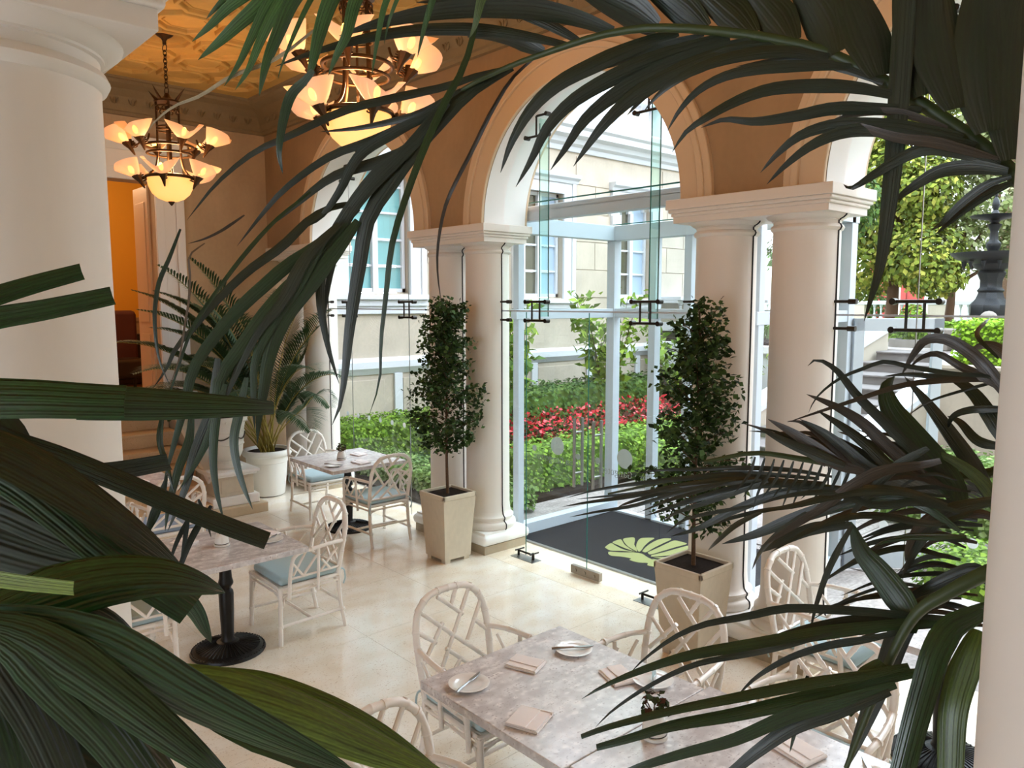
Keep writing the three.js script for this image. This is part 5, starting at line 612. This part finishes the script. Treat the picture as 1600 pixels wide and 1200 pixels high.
// arching blades in the lower right corner
const f5 = F('frond', [1700, 800, 1620, 860, 1529, 900, 1477, 928, 1441, 950, 1417, 979, 1382, 1050, 1353, 1122, 1322, 1200], .86, .95, .011, .003, stalk);
[[[1470, 720, 1440, 727, 1380, 736, 1330, 760, 1290, 790, 1240, 822, 1186, 856], 21, L.brown], [[1520, 800, 1465, 818, 1437, 817, 1394, 808, 1346, 805, 1299, 815, 1251, 836, 1202, 864], 14, L.dark], [[1510, 838, 1460, 839, 1417, 839, 1382, 846, 1362, 856], 13, L.sleek], [[1560, 812, 1536, 803, 1501, 801, 1465, 803, 1437, 822, 1420, 851, 1414, 878], 22, L.brown], [[1480, 930, 1441, 946, 1406, 988, 1382, 1050, 1353, 1122, 1320, 1205], 40, L.dark], [[1420, 990, 1417, 957, 1394, 922, 1370, 891, 1346, 862, 1330, 815], 50, L.mid], [[1480, 966, 1417, 962, 1370, 957, 1299, 953, 1227, 951, 1169, 963, 1097, 977, 1050, 998, 1002, 1034, 986, 1050], 16, L.dark], [[1480, 970, 1400, 976, 1300, 987, 1240, 996, 1169, 1008, 1085, 1022, 1014, 1043, 943, 1072, 909, 1092], 24, L.mid], [[1300, 990, 1220, 1012, 1169, 1022, 1085, 1039, 1014, 1072, 955, 1112, 930, 1137], 11, L.dark], [[1560, 930, 1529, 891, 1477, 906, 1430, 930, 1390, 945], 26, L.dark], [[1450, 700, 1400, 730, 1350, 780, 1320, 820], 18, L.dark], [[1332, 820, 1313, 853, 1294, 891, 1275, 946, 1266, 985], 12, L.dark], [[1500, 830, 1440, 790, 1400, 780, 1350, 785, 1300, 800], 16, L.sleek], [[1480, 790, 1420, 770, 1360, 765, 1300, 775, 1240, 790, 1180, 800], 18, L.dark], [[1500, 800, 1430, 785, 1370, 790, 1300, 770, 1230, 775, 1180, 790], 14, L.dark], [[1560, 780, 1480, 800, 1440, 840, 1410, 900], 26, L.dark], [[1540, 960, 1440, 975, 1350, 968, 1250, 985, 1180, 1010, 1150, 1030], 20, L.dark], [[1420, 985, 1350, 1000, 1290, 1010, 1230, 1030, 1180, 1060, 1150, 1090], 14, L.dark]].forEach(([p, w, m]) => lo(f5, p, w, .92, 1.0, m));
[[[1420, 1040, 1360, 1053, 1300, 1062, 1240, 1072, 1145, 1091, 1074, 1105, 1002, 1122, 943, 1138, 908, 1151], 24, L.mid], [[1440, 1050, 1380, 1060, 1330, 1078, 1240, 1096, 1145, 1117, 1050, 1134, 979, 1155, 932, 1168], 33, L.mid], [[1400, 1070, 1320, 1095, 1240, 1117, 1145, 1157, 1074, 1176, 1002, 1198, 960, 1215], 30, L.mid], [[1390, 1080, 1310, 1110, 1240, 1136, 1181, 1176, 1145, 1205, 1110, 1230], 34, L.dark]].forEach(([p, w, m]) => lo(f5, p, w, .88, .95, m, { cut: 2, k: .82 }));
for (let i = 0; i < 26; i++) { const y = 752 + i * 9 + rr(-6, 6), x = 1540 - rr(0, 60), t = rr(90, 260), k = rr(8, 40); lo(f5, [x, y, x - t * .35, y - k * .5, x - t * .7, y + k * .2, x - t, y + k + 14], rr(6, 13), 1.02, 1.08, rnd() < .3 ? L.brown : L.dark); }
lo(f5, [1545, 950, 1520, 963, 1489, 979, 1465, 1015, 1446, 1074, 1429, 1134, 1408, 1215], 52, .84, .82, L.sleek, { cut: 1, tilt: .2 }); lo(f5, [1530, 985, 1522, 1003, 1501, 1062, 1489, 1110, 1484, 1215], 54, .84, .82, L.olive, { cut: 1, tilt: -.2 }); lo(f5, [1380, 1036, 1350, 1070, 1316, 1108], 48, .9, .9, L.sleek, { cut: 1 }); lo(f5, [1262, 1056, 1250, 1110, 1234, 1176], 12, .92, .92, L.sleek);
// stems down to the pot behind the near column
{ const g = []; for (const [a, b] of [[at(1700, 420, .80), .10], [at(1750, 260, .84), .02], [at(1680, 640, 1.05), -.05], [at(1690, 740, 1.1), .06], [at(1700, 800, .86), .12]]) { const x = .22 + b; obj('stem', tube([V(x, .5, -1.75 + b), V(x * .8 + .05, 1.3, -1.6), V(a.x * .35 + x * .65, a.y * .7, a.z * .6 - .6), a], (t) => .018 - .007 * t, 8, 16), stalk, kp); }
  const P = kp.position; for (const o of kp.children) { o.position.set(-P.x, 0, -P.z); }
  const pot = thing('palm_pot', 'round pot of the tall palm hidden behind the near right column', 'pot', [.22, 0, -1.75]); obj('body', lathe([[0, 0], [.2, 0], [.26, .42], [.29, .44], [.29, .5], [.26, .5], [.25, .46], [0, .45]], 28), M.pot, pot); obj('soil', mv(new THREE.CylinderGeometry(.25, .25, .02, 24), 0, .465, 0), M.soil, pot); }
// ---------- fan palm close at the lower left ----------
const fp = thing('fan_palm', 'broad leaved fan palm very near at the lower left', 'palm', [-.75, 0, .15]);
{
  const near = (xy, w, d0, d1, m, o = {}) => leaf(fp, xy, w, d0, d1, m, { name: 'leaf_segment', ...o });
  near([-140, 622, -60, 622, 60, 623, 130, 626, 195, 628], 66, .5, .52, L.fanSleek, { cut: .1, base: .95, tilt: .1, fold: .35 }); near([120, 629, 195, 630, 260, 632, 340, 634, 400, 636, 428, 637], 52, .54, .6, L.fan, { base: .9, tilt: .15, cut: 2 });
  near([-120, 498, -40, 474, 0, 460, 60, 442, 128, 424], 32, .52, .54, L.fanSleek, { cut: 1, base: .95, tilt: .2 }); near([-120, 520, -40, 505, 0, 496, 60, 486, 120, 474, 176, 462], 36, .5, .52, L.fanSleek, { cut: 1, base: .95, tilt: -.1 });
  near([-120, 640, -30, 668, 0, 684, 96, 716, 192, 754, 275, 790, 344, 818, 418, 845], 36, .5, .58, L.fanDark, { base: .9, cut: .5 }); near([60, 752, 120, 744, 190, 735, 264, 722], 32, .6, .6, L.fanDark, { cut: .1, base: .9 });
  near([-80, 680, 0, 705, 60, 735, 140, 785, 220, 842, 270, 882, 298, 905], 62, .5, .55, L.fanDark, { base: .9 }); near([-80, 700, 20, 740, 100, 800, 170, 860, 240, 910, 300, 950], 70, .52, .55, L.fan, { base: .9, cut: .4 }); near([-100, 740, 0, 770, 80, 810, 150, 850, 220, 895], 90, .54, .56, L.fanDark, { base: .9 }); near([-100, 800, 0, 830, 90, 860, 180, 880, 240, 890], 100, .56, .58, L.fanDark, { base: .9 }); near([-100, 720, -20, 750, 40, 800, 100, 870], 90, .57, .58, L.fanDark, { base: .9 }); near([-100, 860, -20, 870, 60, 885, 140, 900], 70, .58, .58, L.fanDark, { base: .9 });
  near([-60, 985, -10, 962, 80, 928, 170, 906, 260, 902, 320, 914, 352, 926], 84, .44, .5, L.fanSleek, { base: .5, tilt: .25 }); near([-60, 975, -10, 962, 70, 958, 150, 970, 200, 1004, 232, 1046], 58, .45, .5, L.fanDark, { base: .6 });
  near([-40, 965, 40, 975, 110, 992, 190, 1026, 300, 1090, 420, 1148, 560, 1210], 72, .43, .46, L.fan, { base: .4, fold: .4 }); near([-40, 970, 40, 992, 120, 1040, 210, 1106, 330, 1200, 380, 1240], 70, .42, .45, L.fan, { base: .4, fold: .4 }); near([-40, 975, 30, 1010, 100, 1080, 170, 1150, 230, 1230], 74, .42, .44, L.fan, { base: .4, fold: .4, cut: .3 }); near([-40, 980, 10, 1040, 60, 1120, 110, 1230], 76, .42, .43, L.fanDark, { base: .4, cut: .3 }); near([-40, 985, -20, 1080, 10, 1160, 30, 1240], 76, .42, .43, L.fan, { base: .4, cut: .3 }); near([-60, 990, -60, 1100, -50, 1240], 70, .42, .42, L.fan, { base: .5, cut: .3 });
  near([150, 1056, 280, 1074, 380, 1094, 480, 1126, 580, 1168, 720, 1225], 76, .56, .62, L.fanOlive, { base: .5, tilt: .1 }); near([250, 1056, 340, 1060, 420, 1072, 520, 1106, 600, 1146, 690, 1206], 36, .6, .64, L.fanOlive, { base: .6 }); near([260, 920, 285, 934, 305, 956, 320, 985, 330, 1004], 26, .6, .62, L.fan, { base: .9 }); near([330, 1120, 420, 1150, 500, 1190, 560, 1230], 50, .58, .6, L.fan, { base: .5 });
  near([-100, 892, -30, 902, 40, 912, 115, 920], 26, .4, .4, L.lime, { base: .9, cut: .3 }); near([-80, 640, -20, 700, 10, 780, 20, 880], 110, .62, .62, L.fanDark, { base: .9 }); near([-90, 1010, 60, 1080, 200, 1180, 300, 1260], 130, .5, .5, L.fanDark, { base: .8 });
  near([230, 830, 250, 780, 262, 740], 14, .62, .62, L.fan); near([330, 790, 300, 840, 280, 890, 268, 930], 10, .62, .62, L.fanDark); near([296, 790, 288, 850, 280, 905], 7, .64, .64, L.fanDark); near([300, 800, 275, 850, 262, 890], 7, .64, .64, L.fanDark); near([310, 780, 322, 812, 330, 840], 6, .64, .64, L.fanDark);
  const P = fp.position; const root = at(-60, 975, .45); obj('stem', tube([root, V(-.70, 1.6, .12), V(-.74, .9, .15), V(-.75, .45, .15)], .012, 8, 16), stalk, fp); obj('stem', tube([at(-140, 622, .5), V(-.74, 1.9, .2), V(-.76, 1.0, .17), V(-.76, .45, .16)], .011, 8, 16), stalk, fp); obj('stem', tube([at(-110, 780, .55), V(-.82, 1.7, .15), V(-.78, 1.0, .14), V(-.75, .45, .14)], .011, 8, 16), stalk, fp);
  for (const o of fp.children) o.position.set(-P.x, 0, -P.z);
  const pot = thing('fan_palm_pot', 'round pot of the near fan palm below the frame', 'pot', [-.75, 0, .15]); obj('body', lathe([[0, 0], [.2, 0], [.25, .4], [.28, .42], [.28, .48], [.25, .48], [.24, .44], [0, .43]], 28), M.pot, pot); obj('soil', mv(new THREE.CylinderGeometry(.24, .24, .02, 24), 0, .445, 0), M.soil, pot);
}
scene.traverse((o) => { if (o.isMesh) { o.castShadow = true; o.receiveShadow = true; } });
renderer.render(scene, camera);
